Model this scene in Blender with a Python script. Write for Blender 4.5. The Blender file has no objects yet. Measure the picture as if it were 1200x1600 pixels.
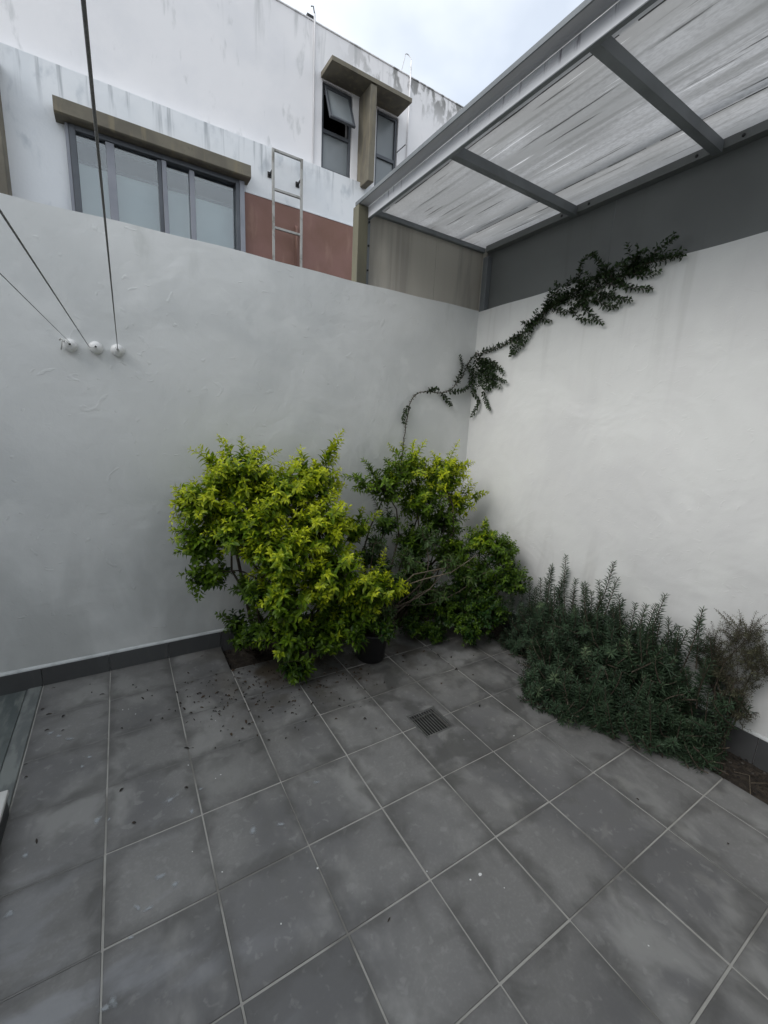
import bpy, math, random
import numpy as np
from mathutils import Vector, Matrix
S = bpy.context.scene
COL = S.collection
random.seed(7)
rng = np.random.default_rng(11)

# ------------------------------------------------------------------ camera
cam_d = bpy.data.cameras.new('camera')
cam_d.sensor_fit = 'HORIZONTAL'; cam_d.sensor_width = 36.0; cam_d.lens = 657.6/1200*36
cam_d.clip_start = 0.02; cam_d.clip_end = 500
cam = bpy.data.objects.new('camera', cam_d); COL.objects.link(cam)
RM = ((0.850180, -0.524386, 0.047051), (-0.066491, -0.195593, -0.978428), (0.522277, 0.828712, -0.201156))
cam.matrix_world = Matrix(((RM[0][0], -RM[1][0], -RM[2][0], -2.678),
                           (RM[0][1], -RM[1][1], -RM[2][1], -2.889),
                           (RM[0][2], -RM[1][2], -RM[2][2], 1.578), (0, 0, 0, 1)))
S.camera = cam

# ------------------------------------------------------------------ sky, sun, exposure
SUN_EL, SUN_AZ = math.radians(38), math.radians(262)      # azimuth clockwise from +Y
world = bpy.data.worlds.new('World'); S.world = world; world.use_nodes = True
nt = world.node_tree; nt.nodes.clear()
N = nt.nodes.new
wo = N('ShaderNodeOutputWorld'); bg = N('ShaderNodeBackground'); bg.inputs['Strength'].default_value = 0.10
sky = N('ShaderNodeTexSky'); sky.sky_type = 'NISHITA'; sky.sun_disc = False
sky.sun_elevation = SUN_EL; sky.sun_rotation = SUN_AZ; sky.air_density = 1.2; sky.dust_density = 2.0
tc = N('ShaderNodeTexCoord'); mp = N('ShaderNodeMapping'); mp.inputs['Scale'].default_value = (1.4, 1.4, 2.2)
ns = N('ShaderNodeTexNoise'); ns.inputs['Scale'].default_value = 1.7; ns.inputs['Detail'].default_value = 5; ns.inputs['Roughness'].default_value = .5
rp = N('ShaderNodeMapRange'); rp.inputs[1].default_value = .30; rp.inputs[2].default_value = .68; rp.inputs[3].default_value = .50; rp.inputs[4].default_value = .97
mx = N('ShaderNodeMix'); mx.data_type = 'RGBA'; mx.inputs[7].default_value = (7.1, 7.45, 7.85, 1)
nt.links.new(tc.outputs['Generated'], mp.inputs['Vector']); nt.links.new(mp.outputs[0], ns.inputs['Vector'])
nt.links.new(ns.outputs['Fac'], rp.inputs[0]); nt.links.new(rp.outputs[0], mx.inputs[0])
nt.links.new(sky.outputs[0], mx.inputs[6]); nt.links.new(mx.outputs[2], bg.inputs['Color']); nt.links.new(bg.outputs[0], wo.inputs[0])
sl = bpy.data.lights.new('sun', 'SUN'); sl.energy = 1.0; sl.angle = math.radians(40); sl.color = (1, .985, .96)
sun = bpy.data.objects.new('sun', sl); COL.objects.link(sun)
sd = Vector((math.sin(SUN_AZ)*math.cos(SUN_EL), math.cos(SUN_AZ)*math.cos(SUN_EL), math.sin(SUN_EL)))
sun.rotation_euler = (-sd).to_track_quat('-Z', 'Y').to_euler(); sun.location = sd*20
S.view_settings.view_transform = 'Standard'; S.view_settings.look = 'None'
S.view_settings.exposure = 0.85; S.view_settings.gamma = 1.0; S.view_settings.use_curve_mapping = False

# ------------------------------------------------------------------ object helpers
def link(name, me, parent=None, m=None):
    o = bpy.data.objects.new(name, me); COL.objects.link(o)
    if m is not None and me is not None: me.materials.append(m)
    if parent is not None: o.parent = parent; 
    return o
def tag(o, label=None, cat=None, group=None, kind=None):
    if label: o['label'] = label
    if cat: o['category'] = cat
    if group: o['group'] = group
    if kind: o['kind'] = kind
    return o
def empty(name, label=None, cat=None, group=None, kind=None):
    o = bpy.data.objects.new(name, None); COL.objects.link(o); o.empty_display_size = .1
    return tag(o, label, cat, group, kind)
class MB:
    def __init__(s): s.v = []; s.f = []; s.sm = []
    def add(s, vs, fs, smooth=False):
        b = len(s.v); s.v += [tuple(v) for v in vs]; s.f += [tuple(b+i for i in f) for f in fs]; s.sm += [smooth]*len(fs)
    def box(s, x0, x1, y0, y1, z0, z1, bev=0.0):
        if bev <= 0:
            s.add([(x, y, z) for z in (z0, z1) for x, y in ((x0, y0), (x1, y0), (x1, y1), (x0, y1))],
                  [(3, 2, 1, 0), (4, 5, 6, 7), (0, 1, 5, 4), (1, 2, 6, 5), (2, 3, 7, 6), (3, 0, 4, 7)]); return
        # chamfered box: each corner becomes three vertices
        X, Y, Z = (x0, x1), (y0, y1), (z0, z1); vs = []; ix = {}
        for i in (0, 1):
            for j in (0, 1):
                for k in (0, 1):
                    dx, dy, dz = (bev if i == 0 else -bev), (bev if j == 0 else -bev), (bev if k == 0 else -bev)
                    ix[i, j, k, 0] = len(vs); vs.append((X[i], Y[j]+dy, Z[k]+dz))
                    ix[i, j, k, 1] = len(vs); vs.append((X[i]+dx, Y[j], Z[k]+dz))
                    ix[i, j, k, 2] = len(vs); vs.append((X[i]+dx, Y[j]+dy, Z[k]))
        fs = []
        cyc = ((0, 0), (1, 0), (1, 1), (0, 1))
        for i in (0, 1): fs.append([ix[i, a, b, 0] for a, b in cyc])
        for j in (0, 1): fs.append([ix[a, j, b, 1] for a, b in cyc])
        for k in (0, 1): fs.append([ix[a, b, k, 2] for a, b in cyc])
        for a in (0, 1):
            for b in (0, 1):
                fs.append([ix[0, a, b, 1], ix[1, a, b, 1], ix[1, a, b, 2], ix[0, a, b, 2]])
                fs.append([ix[a, 0, b, 0], ix[a, 1, b, 0], ix[a, 1, b, 2], ix[a, 0, b, 2]])
                fs.append([ix[a, b, 0, 0], ix[a, b, 1, 0], ix[a, b, 1, 1], ix[a, b, 0, 1]])
                for c in (0, 1): 
                    if True: pass
        for key in [(i, j, k) for i in (0, 1) for j in (0, 1) for k in (0, 1)]:
            fs.append([ix[(*key, 0)], ix[(*key, 1)], ix[(*key, 2)]])
        c = Vector(((x0+x1)/2, (y0+y1)/2, (z0+z1)/2)); out = []
        for f in fs:                                     # orient outward
            p = [Vector(vs[q]) for q in f]; n = (p[1]-p[0]).cross(p[2]-p[0]); m = sum(p, Vector())/len(p)-c
            out.append(tuple(f) if n.dot(m) > 0 else tuple(reversed(f)))
        s.add(vs, out)
    def tube(s, pts, r, n=8, r1=None, cap=True):
        pts = [Vector(p) for p in pts]; K = len(pts); b = len(s.v); prev = None
        for i, p in enumerate(pts):
            t = (pts[min(i+1, K-1)]-pts[max(i-1, 0)]).normalized()
            a = prev if prev is not None else (Vector((0, 0, 1)) if abs(t.z) < .9 else Vector((1, 0, 0)))
            u = (a-t*a.dot(t)).normalized(); w = t.cross(u); prev = u
            rr = r if r1 is None else r+(r1-r)*i/max(1, K-1)
            for k in range(n):
                q = 2*math.pi*k/n; s.v.append(tuple(p+(u*math.cos(q)+w*math.sin(q))*rr))
        for i in range(K-1):
            for k in range(n):
                a, c = b+i*n+k, b+i*n+(k+1) % n
                s.f.append((a, c, c+n, a+n)); s.sm.append(True)
        if cap:
            s.f.append(tuple(b+k for k in reversed(range(n)))); s.sm.append(False)
            s.f.append(tuple(b+(K-1)*n+k for k in range(n))); s.sm.append(False)
    def lathe(s, prof, c, n=24, axis='z'):
        b = len(s.v)
        for r, h in prof:
            for k in range(n):
                q = 2*math.pi*k/n
                if axis == 'z': s.v.append((c[0]+r*math.cos(q), c[1]+r*math.sin(q), c[2]+h))
                else: s.v.append((c[0]+r*math.cos(q), c[1]+h, c[2]-r*math.sin(q)))
        for i in range(len(prof)-1):
            for k in range(n):
                a, d = b+i*n+k, b+i*n+(k+1) % n
                s.f.append((a, d, d+n, a+n)); s.sm.append(True)
    def prism(s, prof, axis, a0, a1):
        # profile polygon (two coords) swept along axis
        n = len(prof); b = len(s.v)
        for a in (a0, a1):
            for p, q in prof:
                s.v.append({'x': (a, p, q), 'y': (p, a, q), 'z': (p, q, a)}[axis])
        for k in range(n): s.f.append((b+k, b+(k+1) % n, b+n+(k+1) % n, b+n+k)); s.sm.append(False)
        s.f.append(tuple(b+k for k in reversed(range(n)))); s.f.append(tuple(b+n+k for k in range(n))); s.sm += [False]*2
    def build(s, name, m, parent=None, loc=None):
        me = bpy.data.meshes.new(name); me.from_pydata(s.v, [], s.f); me.polygons.foreach_set('use_smooth', s.sm); me.update()
        o = link(name, me, parent, m)
        if loc: o.location = loc
        return o
def box(name, m, parent, *a, bev=0.0):
    b = MB(); b.box(*a, bev=bev); return b.build(name, m, parent)

# ------------------------------------------------------------------ materials
def srgb(r, g, b):
    return tuple((c/255/12.92 if c/255 <= .04045 else ((c/255+.055)/1.055)**2.4) for c in (r, g, b))
def mat(name, base, layers=(), bumps=(), rough=.8, metal=0.0, spec=.5, jitter=0.0, edge=None):
    """layers: (scale3, detail, colour, lo, hi, amount, mask) with mask = list of (axis, a, b); bumps: (scale3, detail, strength, distance[, distortion])"""
    m = bpy.data.materials.new(name); m.use_nodes = True; t = m.node_tree; L = t.links.new; Nn = t.nodes.new
    P = t.nodes['Principled BSDF']; P.inputs['Roughness'].default_value = rough; P.inputs['Metallic'].default_value = metal
    P.inputs['Specular IOR Level'].default_value = spec
    geo = Nn('ShaderNodeNewGeometry'); pos = geo.outputs['Position']
    rgb = Nn('ShaderNodeRGB'); rgb.outputs[0].default_value = (*base, 1); cur = rgb.outputs[0]
    sep = None
    def noise(sc, det, dist=0.0, rgh=.55):
        mpn = Nn('ShaderNodeMapping'); mpn.inputs['Scale'].default_value = sc; L(pos, mpn.inputs['Vector'])
        n = Nn('ShaderNodeTexNoise'); n.inputs['Scale'].default_value = 1; n.inputs['Detail'].default_value = det
        n.inputs['Roughness'].default_value = rgh; n.inputs['Distortion'].default_value = dist
        L(mpn.outputs[0], n.inputs['Vector']); return n.outputs['Fac']
    for (sc, det, colr, lo, hi, amt, *mk) in layers:
        n = noise(sc, det, .3); r = Nn('ShaderNodeMapRange'); r.interpolation_type = 'SMOOTHSTEP'
        r.inputs[1].default_value = lo; r.inputs[2].default_value = hi; r.inputs[4].default_value = amt; L(n, r.inputs[0]); fac = r.outputs[0]
        for ax, a, b in (mk[0] if mk else ()):
            if sep is None: sep = Nn('ShaderNodeSeparateXYZ'); L(pos, sep.inputs[0])
            q = Nn('ShaderNodeMapRange'); q.interpolation_type = 'SMOOTHSTEP'; q.inputs[1].default_value = min(a, b); q.inputs[2].default_value = max(a, b)
            if a > b: q.inputs[3].default_value = 1; q.inputs[4].default_value = 0
            L(sep.outputs['xyz'.index(ax)], q.inputs[0])
            mu = Nn('ShaderNodeMath'); mu.operation = 'MULTIPLY'; L(fac, mu.inputs[0]); L(q.outputs[0], mu.inputs[1]); fac = mu.outputs[0]
        x = Nn('ShaderNodeMix'); x.data_type = 'RGBA'; x.inputs[7].default_value = (*colr, 1)
        L(fac, x.inputs[0]); L(cur, x.inputs[6]); cur = x.outputs[2]
    if edge:       # grime gathered unevenly along the tile's own edges
        tcn = Nn('ShaderNodeTexCoord'); sp = Nn('ShaderNodeSeparateXYZ'); L(tcn.outputs['Generated'], sp.inputs[0]); fs = []
        for k_ in (0, 1):
            a1 = Nn('ShaderNodeMath'); a1.operation = 'SUBTRACT'; a1.inputs[1].default_value = .5; L(sp.outputs[k_], a1.inputs[0])
            a2 = Nn('ShaderNodeMath'); a2.operation = 'ABSOLUTE'; L(a1.outputs[0], a2.inputs[0]); fs.append(a2.outputs[0])
        mxm = Nn('ShaderNodeMath'); mxm.operation = 'MAXIMUM'; L(fs[0], mxm.inputs[0]); L(fs[1], mxm.inputs[1])
        nn = noise((9, 9, 9), 4, .5); ad = Nn('ShaderNodeMath'); ad.operation = 'MULTIPLY_ADD'; ad.inputs[1].default_value = .55; L(nn, ad.inputs[0]); L(mxm.outputs[0], ad.inputs[2])
        r = Nn('ShaderNodeMapRange'); r.interpolation_type = 'SMOOTHSTEP'; r.inputs[1].default_value = .60; r.inputs[2].default_value = .84; r.inputs[4].default_value = .62; L(ad.outputs[0], r.inputs[0])
        x = Nn('ShaderNodeMix'); x.data_type = 'RGBA'; x.inputs[7].default_value = (*edge, 1); L(r.outputs[0], x.inputs[0]); L(cur, x.inputs[6]); cur = x.outputs[2]
    if jitter:
        oi = Nn('ShaderNodeObjectInfo'); r = Nn('ShaderNodeMapRange'); r.inputs[3].default_value = 1-jitter; r.inputs[4].default_value = 1+jitter
        L(oi.outputs['Random'], r.inputs[0]); h = Nn('ShaderNodeHueSaturation'); L(r.outputs[0], h.inputs['Value']); L(cur, h.inputs['Color']); cur = h.outputs[0]
    L(cur, P.inputs['Base Color'])
    nrm = None
    for (sc, det, st, ds, *dd) in bumps:
        n = noise(sc, det, dd[0] if dd else 0.0)
        if len(dd) > 1:
            r = Nn('ShaderNodeMapRange'); r.interpolation_type = 'SMOOTHSTEP'; r.inputs[1].default_value = dd[1]; r.inputs[2].default_value = dd[2]; L(n, r.inputs[0]); n = r.outputs[0]
        b = Nn('ShaderNodeBump'); b.inputs['Strength'].default_value = st; b.inputs['Distance'].default_value = ds
        L(n, b.inputs['Height'])
        if nrm is not None: L(nrm, b.inputs['Normal'])
        nrm = b.outputs[0]
    if nrm is not None: L(nrm, P.inputs['Normal'])
    m['p'] = 0
    return m
PLASTER_B = [((2.2, 2.2, 2.2), 3, .42, .03, .4), ((7, 7, 7), 4, .26, .007, 1.6), ((7, 7, 8), 2, .5, .0022, 2.2, .66, .72), ((60, 60, 60), 3, .3, .0015), ((220, 220, 220), 2, .35, .0008)]
M = {}
M['wall_a'] = mat('painted_render_left', (.74, .75, .74), [((1.1, 1.1, 1.1), 4, (.64, .655, .65), .42, .62, .8), ((3.5, 3.5, 3.5), 4, (.78, .79, .78), .5, .66, .6), 
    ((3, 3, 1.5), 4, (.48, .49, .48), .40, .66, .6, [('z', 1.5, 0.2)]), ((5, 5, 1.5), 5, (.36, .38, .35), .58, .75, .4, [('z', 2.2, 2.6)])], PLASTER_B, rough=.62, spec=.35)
M['wall_b'] = mat('painted_render_right', (.73, .735, .72), [((1.3, 1.3, 1.3), 4, (.66, .66, .655), .42, .62, .8), ((4, 4, 3), 4, (.70, .70, .69), .48, .62, .6),
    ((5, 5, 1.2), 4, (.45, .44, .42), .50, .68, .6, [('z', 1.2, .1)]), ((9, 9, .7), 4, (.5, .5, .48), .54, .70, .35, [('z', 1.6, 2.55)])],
    [((2, 2, 2), 3, .7, .03, .4), ((8, 8, 8), 4, .3, .005, .8), ((9, 9, 12), 1, .35, .0015, 3.0, .67, .71), ((60, 60, 60), 3, .3, .0015), ((220, 220, 220), 2, .35, .0008)], rough=.6, spec=.35)
M['house_up'] = mat('house_white_render_upper', (.80, .79, .80), [((1.5, 1.5, 1.5), 4, (.72, .72, .74), .45, .7, .7), ((7, 7, 2.5), 6, (.45, .46, .46), .60, .72, .5),
    ((9, 9, 5), 6, (.16, .16, .15), .47, .60, .85, [('z', 5.55, 6.02), ('x', -.3, .6)]), ((9, 9, .8), 4, (.4, .41, .41), .54, .7, .6, [('z', 5.3, 6.0)])],
    [((4, 4, 4), 4, .4, .01, .5), ((40, 40, 40), 4, .3, .003)], rough=.8)
M['house_low'] = mat('house_white_render_lower', (.74, .76, .78), [((2, 2, 2), 4, (.66, .69, .72), .42, .68, .8), ((6, 6, 3), 6, (.42, .46, .50), .55, .72, .6),
    ((14, 14, .8), 4, (.22, .24, .26), .52, .70, .75, [('z', 4.15, 4.52)]), ((5, 5, 3), 5, (.36, .39, .42), .5, .7, .6, [('z', 4.3, 4.56)])],
    [((4, 4, 4), 4, .4, .01, .5), ((40, 40, 40), 4, .3, .003)], rough=.8)
M['red'] = mat('terracotta_paint', srgb(132, 100, 92), [((2, 2, 2), 4, srgb(118, 88, 75), .4, .7, .8), ((10, 10, 2), 4, srgb(146, 117, 103), .55, .7, .5)], [((5, 5, 5), 4, .4, .01), ((50, 50, 50), 3, .3, .002)], rough=.8)
M['concrete'] = mat('olive_concrete', (.165, .15, .115), [((3, 3, 3), 4, (.11, .10, .08), .4, .65, .8), ((14, 14, 2), 4, (.21, .18, .12), .5, .68, .7), ((9, 9, 9), 5, (.09, .085, .07), .6, .75, .7)], [((20, 20, 20), 4, .4, .004)], rough=.85)
M['soffit'] = M['concrete']
M['alu'] = mat('grey_window_aluminium', (.075, .083, .095), [((4, 4, 4), 3, (.10, .108, .12), .4, .7, .6)], rough=.45, metal=.3)
M['alu_light'] = mat('pale_window_aluminium', (.24, .25, .28), [((4, 4, 4), 3, (.18, .19, .22), .4, .7, .6)], rough=.5, metal=.2)
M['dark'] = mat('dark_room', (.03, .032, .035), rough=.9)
M['blind'] = mat('pale_roller_blind', (.66, .70, .68), [((1.2, 1.2, 3), 3, (.56, .61, .60), .4, .7, .7)], rough=.9)
M['tile'] = mat('dark_grey_porcelain', (.19, .187, .181), [((90, 90, 60), 3, (.25, .247, .24), .48, .68, .35), ((1.1, 1.1, 1.1), 4, (.115, .114, .116), .42, .60, .8), ((4, 2.5, 3), 5, (.28, .277, .265), .50, .66, .65),
    ((9, 9, 9), 5, (.13, .128, .122), .50, .68, .4), ((2.2, 6.5, 2), 5, (.33, .34, .36), .50, .64, .65, [('x', -2.1, -3.1), ('y', -1.0, -1.9)]),
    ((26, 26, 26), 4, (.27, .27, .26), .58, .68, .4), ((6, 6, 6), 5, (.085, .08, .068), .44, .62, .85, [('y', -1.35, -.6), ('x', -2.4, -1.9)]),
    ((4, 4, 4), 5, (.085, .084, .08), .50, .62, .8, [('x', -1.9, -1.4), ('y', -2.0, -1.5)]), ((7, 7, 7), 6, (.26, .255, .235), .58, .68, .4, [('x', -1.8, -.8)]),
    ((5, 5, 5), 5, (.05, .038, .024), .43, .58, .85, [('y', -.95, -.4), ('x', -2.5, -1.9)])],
    [((25, 25, 25), 4, .25, .0018), ((160, 160, 160), 3, .2, .0006)], rough=.44, spec=.5, jitter=.12, edge=(.075, .073, .069))
M['skirt'] = mat('dark_grey_skirting_tile', (.085, .088, .09), [((3, 3, 3), 4, (.07, .07, .072), .4, .66, .8), ((18, 18, 3), 4, (.12, .12, .12), .56, .74, .6)], [((40, 40, 40), 3, .15, .001)], rough=.5, jitter=.05)
M['grout'] = mat('light_grey_grout', (.37, .36, .335), [((2.5, 2.5, 2.5), 4, (.17, .165, .15), .46, .62, .9), ((14, 14, 14), 4, (.32, .31, .28), .55, .7, .6)], [((80, 80, 80), 3, .5, .002)], rough=.9)
M['grout_dark'] = mat('dirt_filled_grout', (.15, .148, .142), [((12, 12, 12), 4, (.21, .207, .2), .45, .65, .7)], rough=.8)
M['leaf_brown'] = mat('brown_dead_leaf', (.055, .034, .020), [((80, 80, 80), 3, (.09, .06, .035), .45, .6, .8)], rough=.8)
M['caulk'] = mat('white_caulk', (.62, .64, .64), [((9, 9, 9), 4, (.42, .44, .44), .45, .7, .8)], [((40, 40, 40), 3, .5, .003)], rough=.7)
M['stone'] = mat('rough_green_grey_stone', (.13, .145, .14), [((4, 2, 2), 6, (.07, .085, .085), .42, .6, .9), ((14, 3, 5), 5, (.2, .215, .2), .52, .66, .7), ((11, 5, 5), 5, (.12, .10, .08), .58, .7, .6)],
    [((9, 3, 9), 5, .6, .008, 1.0), ((60, 40, 60), 3, .3, .002)], rough=.75)
M['stone_edge'] = mat('pale_stone_edging', (.20, .215, .205), [((14, 5, 5), 5, (.11, .12, .12), .45, .62, .8)], [((30, 8, 30), 4, .5, .004)], rough=.75)
M['soil'] = mat('dark_soil', (.035, .027, .02), [((20, 20, 20), 4, (.07, .055, .04), .45, .65, .8)], [((30, 30, 30), 5, 1, .02), ((120, 120, 120), 3, .8, .006)], rough=.95)
M['step'] = mat('white_step_top', (.6, .6, .58), [((5, 5, 5), 4, (.45, .45, .44), .45, .7, .7)], rough=.5)
M['step_side'] = mat('dark_step_riser', (.03, .034, .035), rough=.4)
M['steel'] = mat('galvanised_steel_dirty', (.72, .73, .76), [((3, 1.2, 3), 4, (.55, .56, .59), .42, .68, .8), ((2, 26, 2), 5, (.14, .12, .15), .56, .68, .85, [('z', 3.0, 3.04)])], [((20, 4, 20), 3, .2, .002)], rough=.4, metal=.15)
M['flashing'] = mat('grey_edge_flashing', (.46, .46, .48), [((3, 1, 3), 4, (.36, .36, .38), .42, .68, .8)], rough=.5, metal=.1)
M['steel_dark'] = mat('grey_painted_rafter', (.19, .205, .215), [((4, 4, 4), 4, (.14, .152, .16), .42, .68, .8)], [((30, 30, 30), 3, .15, .001)], rough=.55, metal=.15)
M['panel_dark'] = mat('dark_grey_sheet_panel', (.165, .174, .171), [((1.5, 1.5, 1.5), 4, (.135, .142, .14), .4, .7, .8), ((12, 12, .8), 4, (.13, .135, .13), .55, .72, .5)], [((2, 2, 2), 2, .3, .01)], rough=.6, metal=.1)
M['panel_taupe'] = mat('taupe_sheet_panel', (.47, .445, .39), [((7, 7, .7), 4, (.32, .30, .265), .42, .65, .85), ((26, 26, .6), 3, (.46, .43, .38), .52, .68, .6), ((3, 3, 3), 4, (.3, .24, .18), .5, .7, .5, [('z', 2.85, 2.57)])], [((3, 3, 1), 2, .3, .006)], rough=.6)
M['olive'] = mat('olive_painted_post', (.15, .14, .095), [((9, 9, 2), 4, (.11, .105, .08), .42, .65, .8)], rough=.6)
M['iron'] = mat('grey_green_iron_paint', (.34, .34, .325), [((12, 12, 8), 4, (.15, .14, .12), .5, .7, .8)], rough=.6)
M['black_bolt'] = mat('dark_bolt', (.03, .03, .03), rough=.5, metal=.5)
M['white_plastic'] = mat('white_glazed_ceramic', (.78, .78, .77), [((60, 60, 60), 3, (.55, .55, .53), .5, .7, .5)], rough=.35)
M['cord'] = mat('grey_twisted_cord', (.17, .17, .165), [((300, 300, 300), 2, (.22, .22, .21), .45, .6, .8)], rough=.8)
M['wire_tie'] = mat('pale_nylon_string', (.6, .6, .58), rough=.7)
M['pot'] = mat('black_nursery_pot', (.012, .012, .013), rough=.5)
M['bark'] = mat('brown_bark', (.06, .045, .032), [((40, 40, 20), 4, (.11, .09, .065), .45, .65, .8)], [((90, 90, 40), 3, .6, .003)], rough=.9)
M['twig_pale'] = mat('pale_tan_twig', (.17, .14, .10), [((50, 50, 50), 3, (.14, .11, .075), .45, .65, .8)], rough=.85)
M['dead_leaf'] = mat('dark_fallen_leaf', (.016, .013, .011), [((80, 80, 80), 3, (.05, .034, .022), .45, .6, .8)], rough=.8, jitter=.3)
M['petal'] = mat('white_petal', (.75, .75, .74), rough=.6)
M['seam'] = mat('dark_seam_grime', (.10, .10, .10), rough=.9)
M['pebble'] = mat('pale_brown_pebble', (.10, .088, .075), rough=.8, jitter=.4)
M['rust_grate'] = mat('worn_grey_grate', (.13, .13, .125), [((30, 30, 30), 4, (.19, .19, .18), .5, .65, .7)], rough=.5, metal=.3)
M['red_pipe'] = M['red']

def leaf_mat(name, c0, c1, c2, rough=.45, trans=.35):
    m = bpy.data.materials.new(name); m.use_nodes = True; t = m.node_tree; L = t.links.new; Nn = t.nodes.new
    P = t.nodes['Principled BSDF']; out = t.nodes['Material Output']
    a = Nn('ShaderNodeAttribute'); a.attribute_name = 'age'
    r = Nn('ShaderNodeValToRGB'); r.color_ramp.elements[0].color = (*c0, 1); r.color_ramp.elements[1].color = (*c2, 1)
    e = r.color_ramp.elements.new(.5); e.color = (*c1, 1)
    L(a.outputs['Fac'], r.inputs[0])
    geo = Nn('ShaderNodeNewGeometry'); n = Nn('ShaderNodeTexNoise'); n.inputs['Scale'].default_value = 45; L(geo.outputs['Position'], n.inputs['Vector'])
    mr = Nn('ShaderNodeMapRange'); mr.inputs[1].default_value = .3; mr.inputs[2].default_value = .7; mr.inputs[3].default_value = .72; mr.inputs[4].default_value = 1.25; L(n.outputs['Fac'], mr.inputs[0])
    h = Nn('ShaderNodeHueSaturation'); L(mr.outputs[0], h.inputs['Value']); L(r.outputs[0], h.inputs['Color'])
    L(h.outputs[0], P.inputs['Base Color']); P.inputs['Roughness'].default_value = rough; P.inputs['Specular IOR Level'].default_value = .4
    tr = Nn('ShaderNodeBsdfTranslucent'); L(h.outputs[0], tr.inputs['Color']); mx = Nn('ShaderNodeMixShader'); mx.inputs[0].default_value = trans
    L(P.outputs[0], mx.inputs[1]); L(tr.outputs[0], mx.inputs[2]); L(mx.outputs[0], out.inputs[0])
    return m
M['duranta'] = leaf_mat('golden_shrub_leaf', (.018, .055, .010), (.15, .26, .012), (.62, .68, .022))
M['potleaf'] = leaf_mat('broad_green_leaf', (.03, .06, .018), (.07, .13, .03), (.20, .27, .07))
M['rosemary'] = leaf_mat('rosemary_needle', (.026, .05, .026), (.062, .11, .056), (.19, .25, .13), rough=.6, trans=.15)
M['dry'] = leaf_mat('dry_shrub_leaf', (.045, .045, .026), (.09, .092, .05), (.15, .155, .085), rough=.8, trans=.15)
M['ivy'] = leaf_mat('vine_leaf', (.014, .026, .011), (.038, .07, .022), (.10, .14, .04), rough=.5, trans=.2)

def glass(name, tint, mixf):
    m = bpy.data.materials.new(name); m.use_nodes = True; t = m.node_tree; L = t.links.new; Nn = t.nodes.new
    out = t.nodes['Material Output']; t.nodes.remove(t.nodes['Principled BSDF'])
    g = Nn('ShaderNodeBsdfGlossy'); g.inputs['Roughness'].default_value = .03; g.inputs['Color'].default_value = (.9, .93, .95, 1)
    tr = Nn('ShaderNodeBsdfTransparent'); tr.inputs['Color'].default_value = (*tint, 1)
    fr = Nn('ShaderNodeFresnel'); fr.inputs['IOR'].default_value = 1.5
    ad = Nn('ShaderNodeMath'); ad.inputs[1].default_value = mixf; L(fr.outputs[0], ad.inputs[0])
    mx = Nn('ShaderNodeMixShader'); L(ad.outputs[0], mx.inputs[0]); L(tr.outputs[0], mx.inputs[1]); L(g.outputs[0], mx.inputs[2]); L(mx.outputs[0], out.inputs[0])
    return m
M['glass'] = glass('window_glass', (.86, .90, .91), .07)
M['frosted'] = mat('frosted_grey_glass', (.22, .24, .25), [((2, 2, 2), 2, (.17, .19, .20), .4, .65, .8)], rough=.22)
M['glass_dark'] = glass('dark_window_glass', (.45, .5, .53), .08)

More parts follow.
